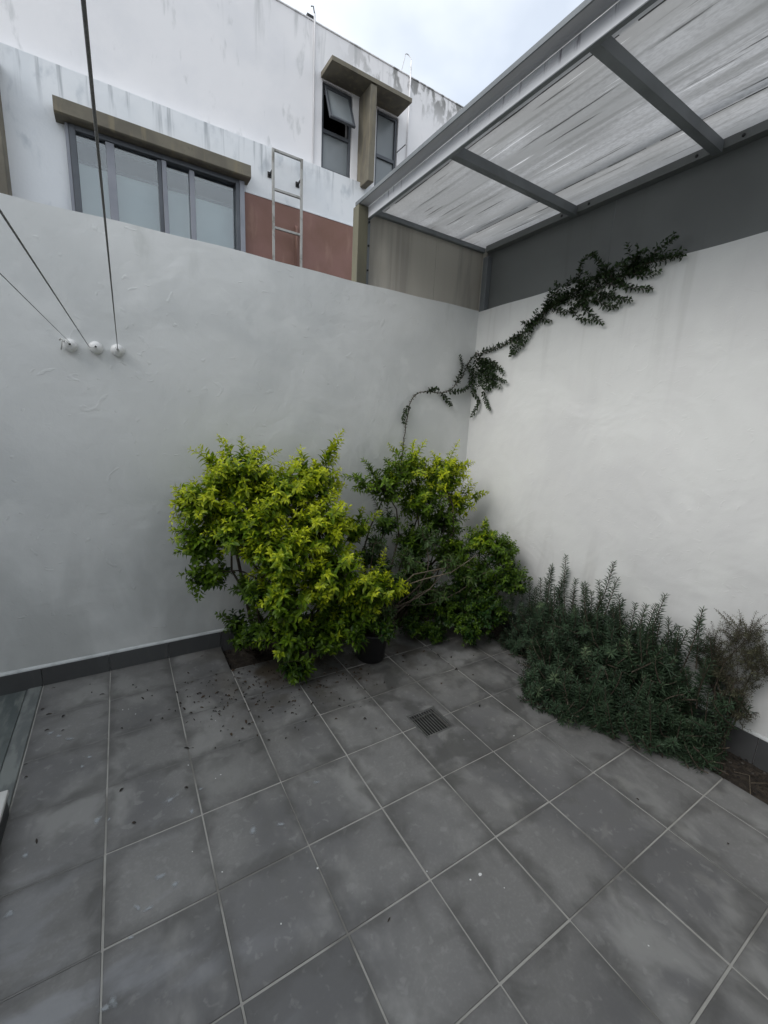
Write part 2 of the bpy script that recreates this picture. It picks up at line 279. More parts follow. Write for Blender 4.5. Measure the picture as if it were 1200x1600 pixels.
def sheet_mat():
    m = bpy.data.materials.new('dirty_translucent_roof_sheet'); m.use_nodes = True; t = m.node_tree; L = t.links.new; Nn = t.nodes.new
    P = t.nodes['Principled BSDF']; out = t.nodes['Material Output']
    geo = Nn('ShaderNodeNewGeometry')
    def nz(sc, det, lo, hi, dist=.0):
        mpn = Nn('ShaderNodeMapping'); mpn.inputs['Scale'].default_value = sc; L(geo.outputs['Position'], mpn.inputs['Vector'])
        n = Nn('ShaderNodeTexNoise'); n.inputs['Scale'].default_value = 1; n.inputs['Detail'].default_value = det; n.inputs['Distortion'].default_value = dist
        L(mpn.outputs[0], n.inputs['Vector'])
        r = Nn('ShaderNodeMapRange'); r.interpolation_type = 'SMOOTHSTEP'; r.inputs[1].default_value = lo; r.inputs[2].default_value = hi; L(n.outputs['Fac'], r.inputs[0]); return r.outputs[0], n.outputs['Fac']
    def mixc(f, a, colr):
        x = Nn('ShaderNodeMix'); x.data_type = 'RGBA'; L(f, x.inputs[0]); x.inputs[7].default_value = (*colr, 1)
        if isinstance(a, tuple): x.inputs[6].default_value = (*a, 1)
        else: L(a, x.inputs[6])
        return x.outputs[2]
    s6, _ = nz((130, 40, 1), 2, .42, .62)
    s1, _ = nz((7, .8, 1), 5, .38, .68); s2, _ = nz((46, 1.3, 1), 4, .63, .70); s3, _ = nz((70, 1.6, 1), 3, .67, .71); s4, f4 = nz((14, .9, 1), 3, .3, .7, .4); s5, _ = nz((2, 1.5, 1), 3, .4, .65)
    c = mixc(s5, (.66, .66, .66), (.56, .56, .555)); hs = Nn('ShaderNodeMath'); hs.operation = 'MULTIPLY'; hs.inputs[1].default_value = .35; L(s6, hs.inputs[0]); c = mixc(hs.outputs[0], c, (.44, .44, .44)); c = mixc(s1, c, (.53, .53, .525)); s7, _ = nz((22, .5, 1), 5, .52, .66, .3); hs2 = Nn('ShaderNodeMath'); hs2.operation = 'MULTIPLY'; hs2.inputs[1].default_value = .32; L(s7, hs2.inputs[0]); c = mixc(hs2.outputs[0], c, (.34, .34, .33)); c = mixc(s2, c, (.22, .22, .215)); c = mixc(s3, c, (.88, .88, .88))
    tr = Nn('ShaderNodeBsdfTranslucent'); L(c, tr.inputs['Color']); L(c, P.inputs['Base Color']); P.inputs['Roughness'].default_value = .45
    b = Nn('ShaderNodeBump'); b.inputs['Strength'].default_value = .5; b.inputs['Distance'].default_value = .006; L(f4, b.inputs['Height']); L(b.outputs[0], P.inputs['Normal']); L(b.outputs[0], tr.inputs['Normal'])
    mx = Nn('ShaderNodeMixShader'); mx.inputs[0].default_value = .82; L(P.outputs[0], mx.inputs[1]); L(tr.outputs[0], mx.inputs[2]); L(mx.outputs[0], out.inputs[0])
    return m
M['sheet'] = sheet_mat()
def stain_mat():
    m = bpy.data.materials.new('dried_splash_film'); m.use_nodes = True; t = m.node_tree; L = t.links.new; Nn = t.nodes.new
    P = t.nodes['Principled BSDF']; out = t.nodes['Material Output']; P.inputs['Base Color'].default_value = (.42, .45, .47, 1); P.inputs['Roughness'].default_value = .7
    a = Nn('ShaderNodeAttribute'); a.attribute_name = 'age'
    geo = Nn('ShaderNodeNewGeometry'); n = Nn('ShaderNodeTexNoise'); n.inputs['Scale'].default_value = 60; L(geo.outputs['Position'], n.inputs['Vector'])
    mu = Nn('ShaderNodeMath'); mu.operation = 'MULTIPLY'; L(a.outputs['Fac'], mu.inputs[0]); L(n.outputs['Fac'], mu.inputs[1])
    r = Nn('ShaderNodeMapRange'); r.interpolation_type = 'SMOOTHSTEP'; r.inputs[1].default_value = .05; r.inputs[2].default_value = .45; r.inputs[4].default_value = .62; L(mu.outputs[0], r.inputs[0])
    tr = Nn('ShaderNodeBsdfTransparent'); mx = Nn('ShaderNodeMixShader'); L(r.outputs[0], mx.inputs[0]); L(tr.outputs[0], mx.inputs[1]); L(P.outputs[0], mx.inputs[2]); L(mx.outputs[0], out.inputs[0])
    return m
M['stain'] = stain_mat()

# ------------------------------------------------------------------ the ground, the tiled floor, planting bed
XG, PX, PY, GAP = .856, .328, .330, .0058
def gx(c): return -(XG+(6-c)*PX)
def gy(r): return -(.008+r*PY)
b = MB(); b.add([(-150, -150, -.12), (150, -150, -.12), (150, 150, -.12), (-150, 150, -.12)], [(0, 1, 2, 3)])
tag(b.build('ground', M['soil']), kind='structure')
floor = empty('floor', kind='structure')
BX, BY = -.322, gy(1)+.004          # bed edges
b = MB()
b.box(gx(-1)-.002, gx(2)-.004, -6.5, -.002, -.06, -.0022); 
for a, c, d, e in ((gx(2)-.004, -1.425, -6.5, BY-.004), (-1.235, BX-.004, -6.5, BY-.004), (-1.425, -1.235, -6.5, -1.425), (-1.425, -1.235, -1.237, BY-.004)): b.box(a, c, d, e, -.06, -.0022)
b.build('grout_bed', M['grout'], floor)
def tile_mesh(w, h):
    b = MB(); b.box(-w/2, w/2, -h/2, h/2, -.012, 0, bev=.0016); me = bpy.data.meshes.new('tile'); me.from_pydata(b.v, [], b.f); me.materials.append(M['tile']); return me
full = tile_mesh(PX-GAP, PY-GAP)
DR = (-1.425, -1.235, -1.425, -1.237)       # drain opening
for i in range(-1, 8):
    for j in range(0, 19):
        if j == 0 and i >= 2: continue
        x0, x1, y1, y0 = gx(i)+GAP/2, gx(i+1)-GAP/2, gy(j)-GAP/2, gy(j+1)+GAP/2
        if i == 7: x1 = BX-.001
        if i == 4 and j in (3, 4):           # tiles cut round the drain
            b = MB(); L_, R_, F_, K_ = DR
            b.box(x0, L_, y0, y1, -.012, 0, bev=.0016); b.box(R_, x1, y0, y1, -.012, 0, bev=.0016)
            if j == 3: b.box(L_-.0012, R_+.0012, K_, y1, -.012, -.0004)
            else: b.box(L_-.0012, R_+.0012, y0, F_, -.012, -.0004)
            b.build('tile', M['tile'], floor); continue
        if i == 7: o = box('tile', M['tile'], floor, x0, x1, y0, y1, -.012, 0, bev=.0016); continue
        o = bpy.data.objects.new('tile', full); COL.objects.link(o); o.parent = floor
        o.location = ((x0+x1)/2+rng.normal()*.0006, (y0+y1)/2+rng.normal()*.0006, rng.normal()*.0004)
        o.rotation_euler = (rng.normal()*.0012, rng.normal()*.0012, rng.normal()*.0012)
for i, js in ((-1, range(1, 7)), (0, (1, 2, 3)), (1, (1, 2, 3)), (2, (2, 3)), (3, (2,)), (6, (3, 4))):   # joints packed with dirt
    for j in js: box('grout_line', M['grout_dark'], floor, gx(i)+GAP/2+.001, gx(i+1)-GAP/2-.001, gy(j)-GAP/2+.0003, gy(j)+GAP/2-.0003, -.0021, -.0007)
# planting bed soil, lumpy
def soil_patch(x0, x1, y0, y1, nx, ny):
    vs = []; fs = []
    for j in range(ny+1):
        for i in range(nx+1):
            vs.append((x0+(x1-x0)*i/nx, y0+(y1-y0)*j/ny, -.05+rng.random()*.018))
    for j in range(ny):
        for i in range(nx): a = j*(nx+1)+i; fs.append((a, a+1, a+nx+2, a+nx+1))
    b.add(vs, fs, True)
b = MB(); soil_patch(gx(2)-.01, -.0, BY-.01, -.0, 90, 14); soil_patch(BX-.01, 0, -6.4, BY-.01, 14, 200)
tag(b.build('soil', M['soil']), kind='structure')

# stone strip at the left with its edging
path = empty('path', kind='structure')
for k, (a, c) in enumerate(((-.955, -.004),)):
    box('stone_slab', M['stone'], path, -5.2, gx(-1)-.075, a, c, -.05, -.003, bev=.003)
box('stone_edging', M['stone_edge'], path, gx(-1)-.072, gx(-1)-.005, -.955, -.004, -.05, .002, bev=.004)
st = tag(empty('step'), 'white topped step with dark riser at the left edge of the patio', 'step')
box('riser', M['step_side'], st, -5.2, -3.150, -4.5, -.957, -.06, .085)
box('tread', M['step'], st, -5.2, -3.143, -4.5, -.950, .085, .105, bev=.003)

# ------------------------------------------------------------------ plant shapes in metres: x, y, z (, radius (, youth))
SHRUB1 = [(-2.265,-0.3,1.071,0.195,0.8),(-2.297,-0.3,0.841,0.159,0.55),(-2.261,-0.3,0.656,0.124,0.35),(-2.08,-0.3,1.198,0.212,0.85),(-1.84,-0.35,1.116,0.24,0.9),(-2.084,-0.45,0.936,0.224,0.75),(-1.607,-0.3,1.161,0.191,0.9),(-1.642,-0.5,0.907,0.25,0.9),(-1.923,-0.6,0.823,0.23,0.8),(-1.617,-0.65,0.656,0.237,0.8),(-1.397,-0.75,0.549,0.161,0.85),(-1.921,-0.65,0.545,0.194,0.65),(-1.882,-0.65,0.29,0.162,0.45),(-1.841,-0.65,0.109,0.118,0.3),(-1.63,-0.6,0.271,0.185,0.45),(-2.018,-0.45,0.291,0.128,0.25),(-2.093,-0.35,0.196,0.082,0.2),(-1.47,-0.55,0.373,0.214,0.5),(-2.034,-0.45,0.549,0.148,0.3),(-1.373,-0.6,0.305,0.147,0.3),(-2.108,-0.25,0.265,0.092,0.2),(-1.309,-0.8,0.29,0.07,0.2),(-1.503,-0.78,0.304,0.08,0.3),(-1.31,-0.35,0.84,0.113,0.7)]
TIPS1 = [(-2.048,-0.22,1.464),(-2.338,-0.25,1.39),(-2.186,-0.25,1.373),(-1.352,-0.2,1.525),(-1.7,-0.25,1.397),(-1.921,-0.25,1.406),(-2.439,-0.3,1.155),(-2.458,-0.3,1.028),(-1.47,-0.25,1.412),(-1.413,-0.25,1.456),(-2.257,-0.25,1.346),(-1.988,-0.25,1.405),(-2.456,-0.3,1.083),(-1.743,-0.25,1.347),(-1.589,-0.25,1.326),(-1.138,-0.8,0.567),(-1.37,-0.3,1.153),(-2.436,-0.3,0.663),(-2.372,-0.3,0.552),(-1.194,-0.8,0.51),(-1.226,-0.7,0.634),(-1.628,-0.7,0.165)]
SHRUB2 = [(-1.056,-0.3,1.118,0.16,0.45),(-0.801,-0.25,1.25,0.167,0.75),(-0.521,-0.3,1.201,0.214,0.95),(-0.375,-0.35,0.994,0.135,0.95),(-0.727,-0.3,1.005,0.224,0.55),(-0.483,-0.3,0.805,0.189,0.3),(-0.769,-0.35,0.686,0.19,0.2),(-0.753,-0.35,0.474,0.172,0.15),(-1.013,-0.3,0.849,0.115,0.15),(-0.481,-0.4,0.614,0.155,0.2),(-1.139,-0.25,0.6,0.107,0.1),(-0.977,-0.3,1.211,0.095,0.3)]
TIPS2 = [(-1.219,-0.25,1.334),(-1.397,-0.3,1.221),(-0.596,-0.25,1.393),(-0.191,-0.3,1.316),(-0.097,-0.4,1.069),(-0.346,-0.3,1.259),(-1.008,-0.25,1.315),(-0.865,-0.25,1.314),(-1.32,-0.3,1.129),(-0.272,-0.35,0.88)]
SHRUB3 = [(-0.33,-0.604,0.758,0.14,0.6),(-0.26,-0.748,0.676,0.166,0.32),(-0.28,-0.873,0.5,0.162,0.2),(-0.42,-0.653,0.446,0.223,0.14),(-0.6,-0.589,0.216,0.209,0.15),(-0.45,-0.809,0.277,0.201,0.1),(-0.75,-0.634,0.083,0.135,0.15),(-0.6,-0.848,0.148,0.13,0.15),(-0.8,-0.434,0.299,0.189,0.15),(-0.9,-0.548,0.13,0.12,0.1),(-0.45,-0.482,0.607,0.163,0.35)]
POT = [(-1.233,-0.7,0.319,0.086,0.2),(-1.002,-0.6,0.639,0.117,0.2),(-0.485,-0.75,0.49,0.114,0.45),(-0.835,-0.55,0.771,0.112,0.2),(-0.736,-0.7,0.634,0.073,0.4),(-1.208,-0.45,0.762,0.09,0.1),(-1.149,-0.5,0.58,0.109,0.15),(-0.902,-0.6,0.43,0.111,0.2),(-0.728,-0.65,0.369,0.095,0.3),(-1.135,-0.65,0.512,0.096,0.2)]
ROSE = [(-0.3,-0.983,0.064,0.133),(-0.3,-1.206,0.293,0.185),(-0.3,-1.463,0.365,0.203),(-0.3,-1.707,0.397,0.187),(-0.3,-1.887,0.391,0.158),(-0.45,-1.42,0.137,0.195),(-0.45,-1.71,0.216,0.202),(-0.4,-1.903,0.197,0.174),(-0.622,-1.643,0.086,0.154),(-0.631,-1.476,0.07,0.132),(-0.52,-1.832,0.074,0.126),(-0.3,-2.032,0.207,0.142),(-0.377,-2.074,0.074,0.119),(-0.2,-2.125,0.119,0.135),(-0.344,-2.195,0.057,0.089),(-0.22,-2.022,0.328,0.096),(-0.15,-2.208,0.269,0.082)]
RTIPS = [(-0.2,-1.259,0.788),(-0.2,-1.163,0.667),(-0.2,-1.351,0.653),(-0.22,-1.481,0.617),(-0.2,-1.578,0.841),(-0.22,-1.623,0.751),(-0.2,-1.879,0.744),(-0.2,-1.866,0.625),(-0.2,-2.057,0.735),(-0.2,-2.013,0.598),(-0.2,-1.794,0.653),(-0.2,-1.736,0.637),(-0.2,-1.088,0.562),(-0.2,-0.996,0.54),(-0.22,-1.541,0.639),(-0.35,-0.956,0.14),(-0.25,-0.977,0.432),(-0.25,-1.725,0.575),(-0.22,-1.981,0.569),(-0.6,-1.579,0.267),(-0.6,-1.814,0.378),(-0.5,-1.985,0.409),(-0.5,-2.037,0.279),(-0.62,-1.578,0.231),(-0.4,-0.852,0.077)]
DRY = [(-0.1,-2.122,0.498,0.114),(-0.1,-2.222,0.62,0.108),(-0.1,-2.285,0.549,0.094),(-0.1,-2.221,0.407,0.11),(-0.1,-2.247,0.259,0.091),(-0.1,-2.114,0.382,0.075)]
DTIPS = [(-0.1,-2.015,0.519),(-0.1,-2.064,0.635),(-0.1,-2.118,0.712),(-0.1,-2.157,0.722),(-0.1,-2.206,0.709),(-0.1,-2.247,0.761),(-0.1,-2.289,0.703),(-0.1,-2.055,0.463),(-0.1,-1.996,0.452),(-0.1,-2.303,0.626)]
VINEA = [(-0.729,-0.015,1.196),(-0.714,-0.015,1.353),(-0.705,-0.015,1.509),(-0.689,-0.015,1.637),(-0.667,-0.015,1.764),(-0.615,-0.015,1.838),(-0.5,-0.015,1.867),(-0.352,-0.015,1.869),(-0.251,-0.015,1.908),(-0.206,-0.015,1.954),(-0.14,-0.015,2.013),(-0.105,-0.015,2.095),(-0.054,-0.015,2.169),(0.014,-0.015,2.225)]
VINEB = [(-0.015,-0.062,2.216),(-0.015,-0.188,2.223),(-0.015,-0.358,2.256),(-0.015,-0.492,2.304),(-0.015,-0.594,2.352),(-0.015,-0.687,2.416),(-0.015,-0.758,2.454),(-0.015,-0.847,2.478),(-0.015,-0.967,2.485),(-0.015,-1.08,2.487),(-0.015,-1.2,2.526),(-0.015,-1.293,2.557),(-0.015,-1.381,2.582),(-0.015,-1.485,2.573),(-0.015,-1.572,2.558)]
VINEBR = [[(-0.035,-0.059,2.214),(-0.035,-0.054,2.073),(-0.035,-0.043,1.914),(-0.035,-0.136,1.804),(-0.035,-0.063,1.696)],[(-0.035,-0.084,2.201),(-0.035,-0.207,2.061),(-0.035,-0.308,2.004),(-0.035,-0.416,1.962)],[(-0.035,-0.091,2.149),(-0.035,-0.226,2.085),(-0.035,-0.279,1.955),(-0.035,-0.179,1.882),(-0.035,-0.271,1.75)],[(-0.035,-0.963,2.45),(-0.035,-1.07,2.352),(-0.035,-1.169,2.273)],[(-0.035,-0.934,2.416),(-0.035,-1.004,2.332),(-0.035,-1.1,2.3)],[(-0.035,-0.774,2.447),(-0.035,-0.874,2.395),(-0.035,-0.979,2.408)],[(-0.035,-0.611,2.347),(-0.035,-0.576,2.262),(-0.035,-0.435,2.159)],[(-0.035,-0.51,2.299),(-0.035,-0.438,2.281),(-0.035,-0.45,2.195)],[(-0.035,-1.094,2.48),(-0.035,-1.188,2.423),(-0.035,-1.334,2.375)],[(-0.035,-1.213,2.519),(-0.035,-1.341,2.443),(-0.035,-1.443,2.413)],[(-0.035,-1.305,2.549),(-0.035,-1.369,2.499),(-0.035,-1.474,2.496)],[(-0.035,-0.714,2.416),(-0.035,-0.729,2.498),(-0.035,-0.801,2.545),(-0.035,-0.784,2.59)],[(-0.035,-0.982,2.478),(-0.035,-0.962,2.607),(-0.035,-0.98,2.698),(-0.035,-1.057,2.713)],[(-0.035,-1.094,2.48),(-0.035,-1.098,2.592),(-0.035,-1.157,2.613)],[(-0.035,-1.213,2.519),(-0.035,-1.139,2.599),(-0.035,-1.036,2.708)],[(-0.035,-1.305,2.549),(-0.035,-1.331,2.618),(-0.035,-1.383,2.63)],[(-0.035,-1.392,2.574),(-0.035,-1.454,2.616),(-0.035,-1.533,2.65)],[(-0.035,-1.359,2.559),(-0.035,-1.498,2.555),(-0.035,-1.589,2.546)],[(-0.035,-0.862,2.471),(-0.035,-0.894,2.584),(-0.035,-0.968,2.567)],[(-0.035,-0.981,2.486),(-0.035,-1.08,2.426),(-0.035,-1.224,2.452)],[(-0.035,-0.813,2.46),(-0.035,-0.953,2.511),(-0.035,-1.123,2.567)],[(-0.035,-0.859,2.492),(-0.035,-1.016,2.555),(-0.035,-1.185,2.57)],[(-0.035,-1.129,2.528),(-0.035,-1.22,2.596),(-0.035,-1.315,2.606)],[(-0.035,-0.118,2.172),(-0.035,-0.294,2.104),(-0.035,-0.371,2.049)],[(-0.035,-0.063,2.188),(-0.035,-0.199,2.011),(-0.035,-0.353,1.926)],[(-0.035,-1.103,2.422),(-0.035,-1.218,2.362),(-0.035,-1.269,2.37)]]
VINEBRA = [[(-0.218,-0.03,1.952),(-0.161,-0.03,2.088),(-0.199,-0.03,2.172)],[(-0.296,-0.03,1.883),(-0.119,-0.03,1.908),(-0.033,-0.03,1.995)],[(-0.364,-0.03,1.867),(-0.289,-0.03,1.815),(-0.25,-0.03,1.781)],[(-0.682,-0.03,1.738),(-0.717,-0.03,1.711),(-0.735,-0.03,1.61)],[(-0.512,-0.03,1.866),(-0.448,-0.03,1.891),(-0.408,-0.03,1.894)],[(-0.107,-0.03,2.12),(-0.039,-0.03,2.048),(-0.052,-0.03,1.967)]]
LEAVES = [(-3.1,-0.068),(-2.923,-0.121),(-2.911,-0.214),(-2.707,-0.242),(-2.693,-0.275),(-2.639,-0.333),(-2.666,-0.403),(-2.619,-0.404),(-2.861,-0.263),(-3.126,-0.265),(-3.092,-0.327),(-3.026,-0.381),(-3.086,-0.464),(-3.018,-0.504),(-3.138,-0.684),(-3.124,-0.775),(-2.771,-1.043),(-2.534,-1.162),(-3.041,-1.15),(-2.768,-0.623),(-2.637,-0.623),(-2.547,-0.578),(-2.519,-0.601),(-2.489,-0.55),(-2.477,-0.607),(-2.428,-0.369),(-2.442,-0.435),(-2.447,-0.504),(-2.38,-0.503),(-2.336,-0.56),(-2.304,-0.093),(-2.286,-0.304),(-2.411,-0.258),(-2.495,-0.434),(-2.382,-0.984),(-2.312,-0.721),(-2.324,-0.678),(-2.449,-0.662),(-2.441,-0.723),(-2.586,-0.64),(-2.213,-0.66),(-2.197,-0.895),(-2.21,-0.446),(-2.165,-0.657),(-2.174,-0.717),(-2.731,-1.24),(-2.502,-0.921),(-2.13,-0.909),(-2.141,-1.055),(-2.062,-1.083),(-1.995,-1.032),(-1.929,-1.017),(-2.07,-0.837),(-2.0,-0.788),(-1.844,-0.892),(-0.859,-0.736),(-0.861,-0.812),(-0.794,-0.88),(-0.863,-1.009),(-0.611,-0.827),(-0.635,-0.937),(-1.132,-0.775),(-1.018,-0.877),(-1.64,-1.148),(-0.995,-1.368),(-0.865,-1.014),(-0.418,-0.975),(-1.65,-1.034),(-1.512,-0.917),(-1.442,-0.69),(-1.412,-0.787),(-1.1,-0.892),(-0.865,-0.938),(-0.824,-2.178),(-2.035,-2.02),(-0.713,-2.473),(-0.862,-0.833),(-0.809,-1.115),(-0.556,-1.071)]
SPECKS = [(-1.672,-2.064),(-2.551,-1.471),(-2.471,-1.6),(-1.629,-2.14),(-1.834,-1.959),(-1.006,-1.633),(-1.262,-1.526),(-1.357,-2.491),(-1.715,-2.06),(-2.173,-1.754),(-2.342,-1.857),(-2.415,-1.17),(-2.391,-1.16),(-2.345,-0.784),(-2.509,-1.033),(-2.735,-0.47),(-2.762,-0.461),(-2.704,-0.531)]
STAINS = [(-2.984,-0.588),(-2.897,-0.766),(-2.92,-0.816),(-3.068,-0.497),(-3.032,-0.537),(-2.335,-1.497),(-2.234,-1.524),(-2.031,-1.406),(-2.66,-1.512),(-2.618,-1.566),(-2.731,-1.581),(-2.751,-1.665),(-2.795,-1.809),(-2.816,-1.813),(-2.853,-1.159),(-2.813,-1.175),(-2.48,-1.198),(-2.53,-1.295),(-2.702,-1.603),(-3.077,-1.405),(-3.067,-1.197),(-2.597,-1.194)]

# ------------------------------------------------------------------ garden walls
WH = 2.569
def wall_mesh(axis, a0, a1, t0, t1, h, seg=.07, amp=.004):
    """thick wall whose visible face has gentle trowelled unevenness and a slightly wavy top"""
    na = int((a1-a0)/seg); nz = int(h/seg); vs = []; fs = []
    ph = rng.random(12)*6.28
    def bump(a, z): return amp*(math.sin(a*2.1+ph[0])*math.sin(z*1.7+ph[1])+.5*math.sin(a*5.3+ph[2]+z*2)*math.sin(z*4.4+ph[3]))*min(1, abs(a)/.3)
    b = MB()
    for j in range(nz+1):
        for i in range(na+1):
            a = a0+(a1-a0)*i/na; z = -.08+(h+.08)*j/nz
            if j == nz: z += .004*math.sin(a*3.1+ph[4])+.002*math.sin(a*11+ph[5])
            d = t0-bump(a, z) if True else t0
            vs.append((a, d, z) if axis == 'x' else (d, a, z))
    for j in range(nz):
        for i in range(na):
            q = j*(na+1)+i; f = (q, q+1, q+na+2, q+na+1); fs.append(f if axis == 'x' else f[::-1])
    b.add(vs, fs, True)
    n0 = len(b.v); top = list(range(nz*(na+1), (nz+1)*(na+1)))
    back = [(v[0], t1, v[2]) if axis == 'x' else (t1, v[1], v[2]) for v in (vs[k] for k in top)]
    low = [(v[0], v[1], -.08) for v in back]
    b.v += back+low; K = na+1; t0_ = len(b.v); b.v += [vs[k] for k in top]
    for i in range(na):
        f = (t0_+i, t0_+i+1, n0+i+1, n0+i); g = (n0+i, n0+i+1, n0+K+i+1, n0+K+i)
        b.f += [f, g]; b.sm += [False, False]
    return b
wa = tag(empty('garden_wall'), 'long grey plastered garden wall on the left with the cord knobs', 'wall')
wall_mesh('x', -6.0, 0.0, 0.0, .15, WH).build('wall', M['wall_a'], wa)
# skirting tiles, jointed where the floor tiles are
edges = [-5.2, -4.137, -3.81, -3.48, gx(-1)] + [gx(0), gx(1), gx(2), gx(3), gx(4), gx(5), gx(6), -.528, -.2, -.012]
for x0, x1 in zip(edges[:-1], edges[1:]):
    box('skirting_tile', M['skirt'], wa, x0+.0015, x1-.0015, -.014+rng.normal()*.0005, -.0015, -.06, .112+rng.normal()*.001, bev=.0012)
b = MB(); b.prism([(-.014, .112), (-.001, .112), (-.001, .128), (-.007, .126), (-.013, .119)], 'x', -5.2, -.012); b.build('caulk_line', M['caulk'], wa)
wb = tag(empty('garden_wall'), 'brighter white plastered garden wall on the right under the canopy', 'wall')
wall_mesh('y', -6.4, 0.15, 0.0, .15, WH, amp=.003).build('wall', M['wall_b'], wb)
ey = [-6.3+.33*k for k in range(19)]+[-.02]
for y0, y1 in zip(ey[:-1], ey[1:]):
    box('skirting_tile', M['skirt'], wb, -.014+rng.normal()*.0005, -.0015, y0+.0015, y1-.0015, -.06, .112+rng.normal()*.001, bev=.0012)
b = MB(); b.prism([(-.014, .112), (-.001, .112), (-.001, .128), (-.007, .126), (-.013, .119)], 'y', -6.3, -.02); b.build('caulk_line', M['caulk'], wb)
# the viewer's own house, closing the patio behind the camera
oh = tag(empty('patio_house'), 'white rendered house wall behind the viewer, with an unseen left wing added for shade', 'house')
box('wall', M['wall_b'], oh, -5.6, .15, -4.9, -4.6, -.1, 5.4)
box('wall', M['wall_b'], oh, -5.6, -5.25, -4.598, -.03, -.1, 3.7)  # unseen left wing, added to block low light; height set for its shade

# ------------------------------------------------------------------ neighbour house
nh = tag(empty('neighbour_house'), 'white two storey neighbouring house with olive window hoods behind the left garden wall', 'house')
Yl, Yu = 2.50, 2.60
def wall_with_holes(name, m, x0, x1, z0, z1, y0, y1, holes):
    xs = sorted({x0, x1, *[h[0] for h in holes], *[h[1] for h in holes]}); zs = sorted({z0, z1, *[h[2] for h in holes], *[h[3] for h in holes]})
    b = MB(); ins = lambda x, z: x0 < x < x1 and z0 < z < z1 and not any(h[0] < x < h[1] and h[2] < z < h[3] for h in holes)
    for i in range(len(xs)-1):
        for j in range(len(zs)-1):
            cx, cz = (xs[i]+xs[i+1])/2, (zs[j]+zs[j+1])/2
            if not ins(cx, cz): continue
            a, c, d, e = xs[i], xs[i+1], zs[j], zs[j+1]
            b.add([(a, y0, d), (c, y0, d), (c, y0, e), (a, y0, e)], [(0, 1, 2, 3)]); b.add([(a, y1, d), (c, y1, d), (c, y1, e), (a, y1, e)], [(3, 2, 1, 0)])
            def nb(ii, jj):
                if ii < 0 or jj < 0 or ii > len(xs)-2 or jj > len(zs)-2: return False
                return ins((xs[ii]+xs[ii+1])/2, (zs[jj]+zs[jj+1])/2)
            if not nb(i-1, j): b.add([(a, y0, d), (a, y0, e), (a, y1, e), (a, y1, d)], [(0, 1, 2, 3)])
            if not nb(i+1, j): b.add([(c, y0, d), (c, y1, d), (c, y1, e), (c, y0, e)], [(0, 1, 2, 3)])
            if not nb(i, j-1): b.add([(a, y0, d), (a, y1, d), (c, y1, d), (c, y0, d)], [(0, 1, 2, 3)])
            if not nb(i, j+1): b.add([(a, y0, e), (c, y0, e), (c, y1, e), (a, y1, e)], [(0, 1, 2, 3)])
    return b.build(name, m, nh)
LW = (-2.885, -1.335, 2.9, 4.12)
wall_with_holes('lower_wall', M['house_low'], -9, 9, -.1, 4.575, Yl, 2.72, [LW])
UW1, UW2 = (-.365, .040, 4.60, 5.53), (.385, .715, 4.60, 5.53)
wall_with_holes('upper_wall', M['house_up'], -9, 9, 4.577, 6.04, Yu, 2.80, [(UW1[0], UW1[1], 4.62, 5.53), (UW2[0], UW2[1], 4.62, 5.53)])
box('parapet_cap', M['house_up'], nh, -9, 9, 2.59, 2.84, 6.042, 6.058, bev=.004)
# painted terracotta field right of the window, slightly proud coat
box('painted_panel', M['red'], nh, -1.325, 9, Yl-.006, Yl-.001, -.05, 4.045)
box('trim_line', M['house_low'], nh, -1.325, 9, Yl-.010, Yl-.002, 4.047, 4.060)
box('rear_wall', M['house_up'], nh, -9, 9, 8, 8.2, -.1, 6.04)
box('roof', M['concrete'], nh, -8.99, 8.99, 2.82, 8, 5.85, 5.95)
for x in (-8.99, 8.79): box('side_wall', M['house_up'], nh, x, x+.2, 2.85, 7.98, -.1, 5.84)
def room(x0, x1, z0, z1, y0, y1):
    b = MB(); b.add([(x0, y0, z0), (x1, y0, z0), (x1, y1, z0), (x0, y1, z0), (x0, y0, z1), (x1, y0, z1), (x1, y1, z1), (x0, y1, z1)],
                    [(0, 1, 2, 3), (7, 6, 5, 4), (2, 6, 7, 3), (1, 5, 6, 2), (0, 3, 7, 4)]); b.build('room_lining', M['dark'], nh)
# lower sliding window
lw = MB(); z0, z1 = 3.0, 4.115
win = MB(); yf, yb = 2.43, 2.56
for a, c in ((-2.885, -2.835), (-1.425, -1.385), ): win.box(a, c, yf, yb, z0, z1, bev=.003)
win.box(-2.835, -1.425, yf, yb, z1-.045, z1, bev=.003); win.box(-2.835, -1.425, yf, yb, z0, z0+.05, bev=.003)
wf = win.build('window_frame', M['alu'], nh)
box('frame_trim', M['alu_light'], nh, -1.384, -1.332, 2.425, 2.56, z0, z1, bev=.003)
box('frame_trim', M['alu_light'], nh, -2.915, -2.886, 2.44, Yl-.001, z0, z1, bev=.003)
for a, c, dy, mm in ((-2.609, -2.538, 0, 'alu_light'), (-2.178, -2.140, .012, 'alu'), (-2.140, -2.096, 0, 'alu_light'), (-1.885, -1.835, .012, 'alu_light')):
    box('mullion', M[mm], nh, a+.0006, c-.0006, yf+.01+dy, yb-.02, z0+.05, z1-.046, bev=.003)
for a, c, dy in ((-2.835, -2.609, .04), (-2.538, -2.178, .04), (-2.096, -1.885, .065), (-1.835, -1.425, .065)):
    box('window_pane', M['glass'], wf, a, c, yf+dy, yf+dy+.006, z0+.05, z1-.045)
    b = MB(); n = 10      # roller blind behind the pane, hanging from its rail
    b.box(a-.01, c+.01, 2.64, 2.648, z0, z1-.2); b.build('roller_blind', M['blind'], nh)
b = MB(); b.tube([(-2.85, 2.635, z1-.2), (-1.40, 2.635, z1-.2)], .016, 8); b.build('blind_rail', M['alu'], nh)
box('room_lining', M['blind'], nh, -2.88, -1.34, 3.2, 3.21, 2.9, 4.5)
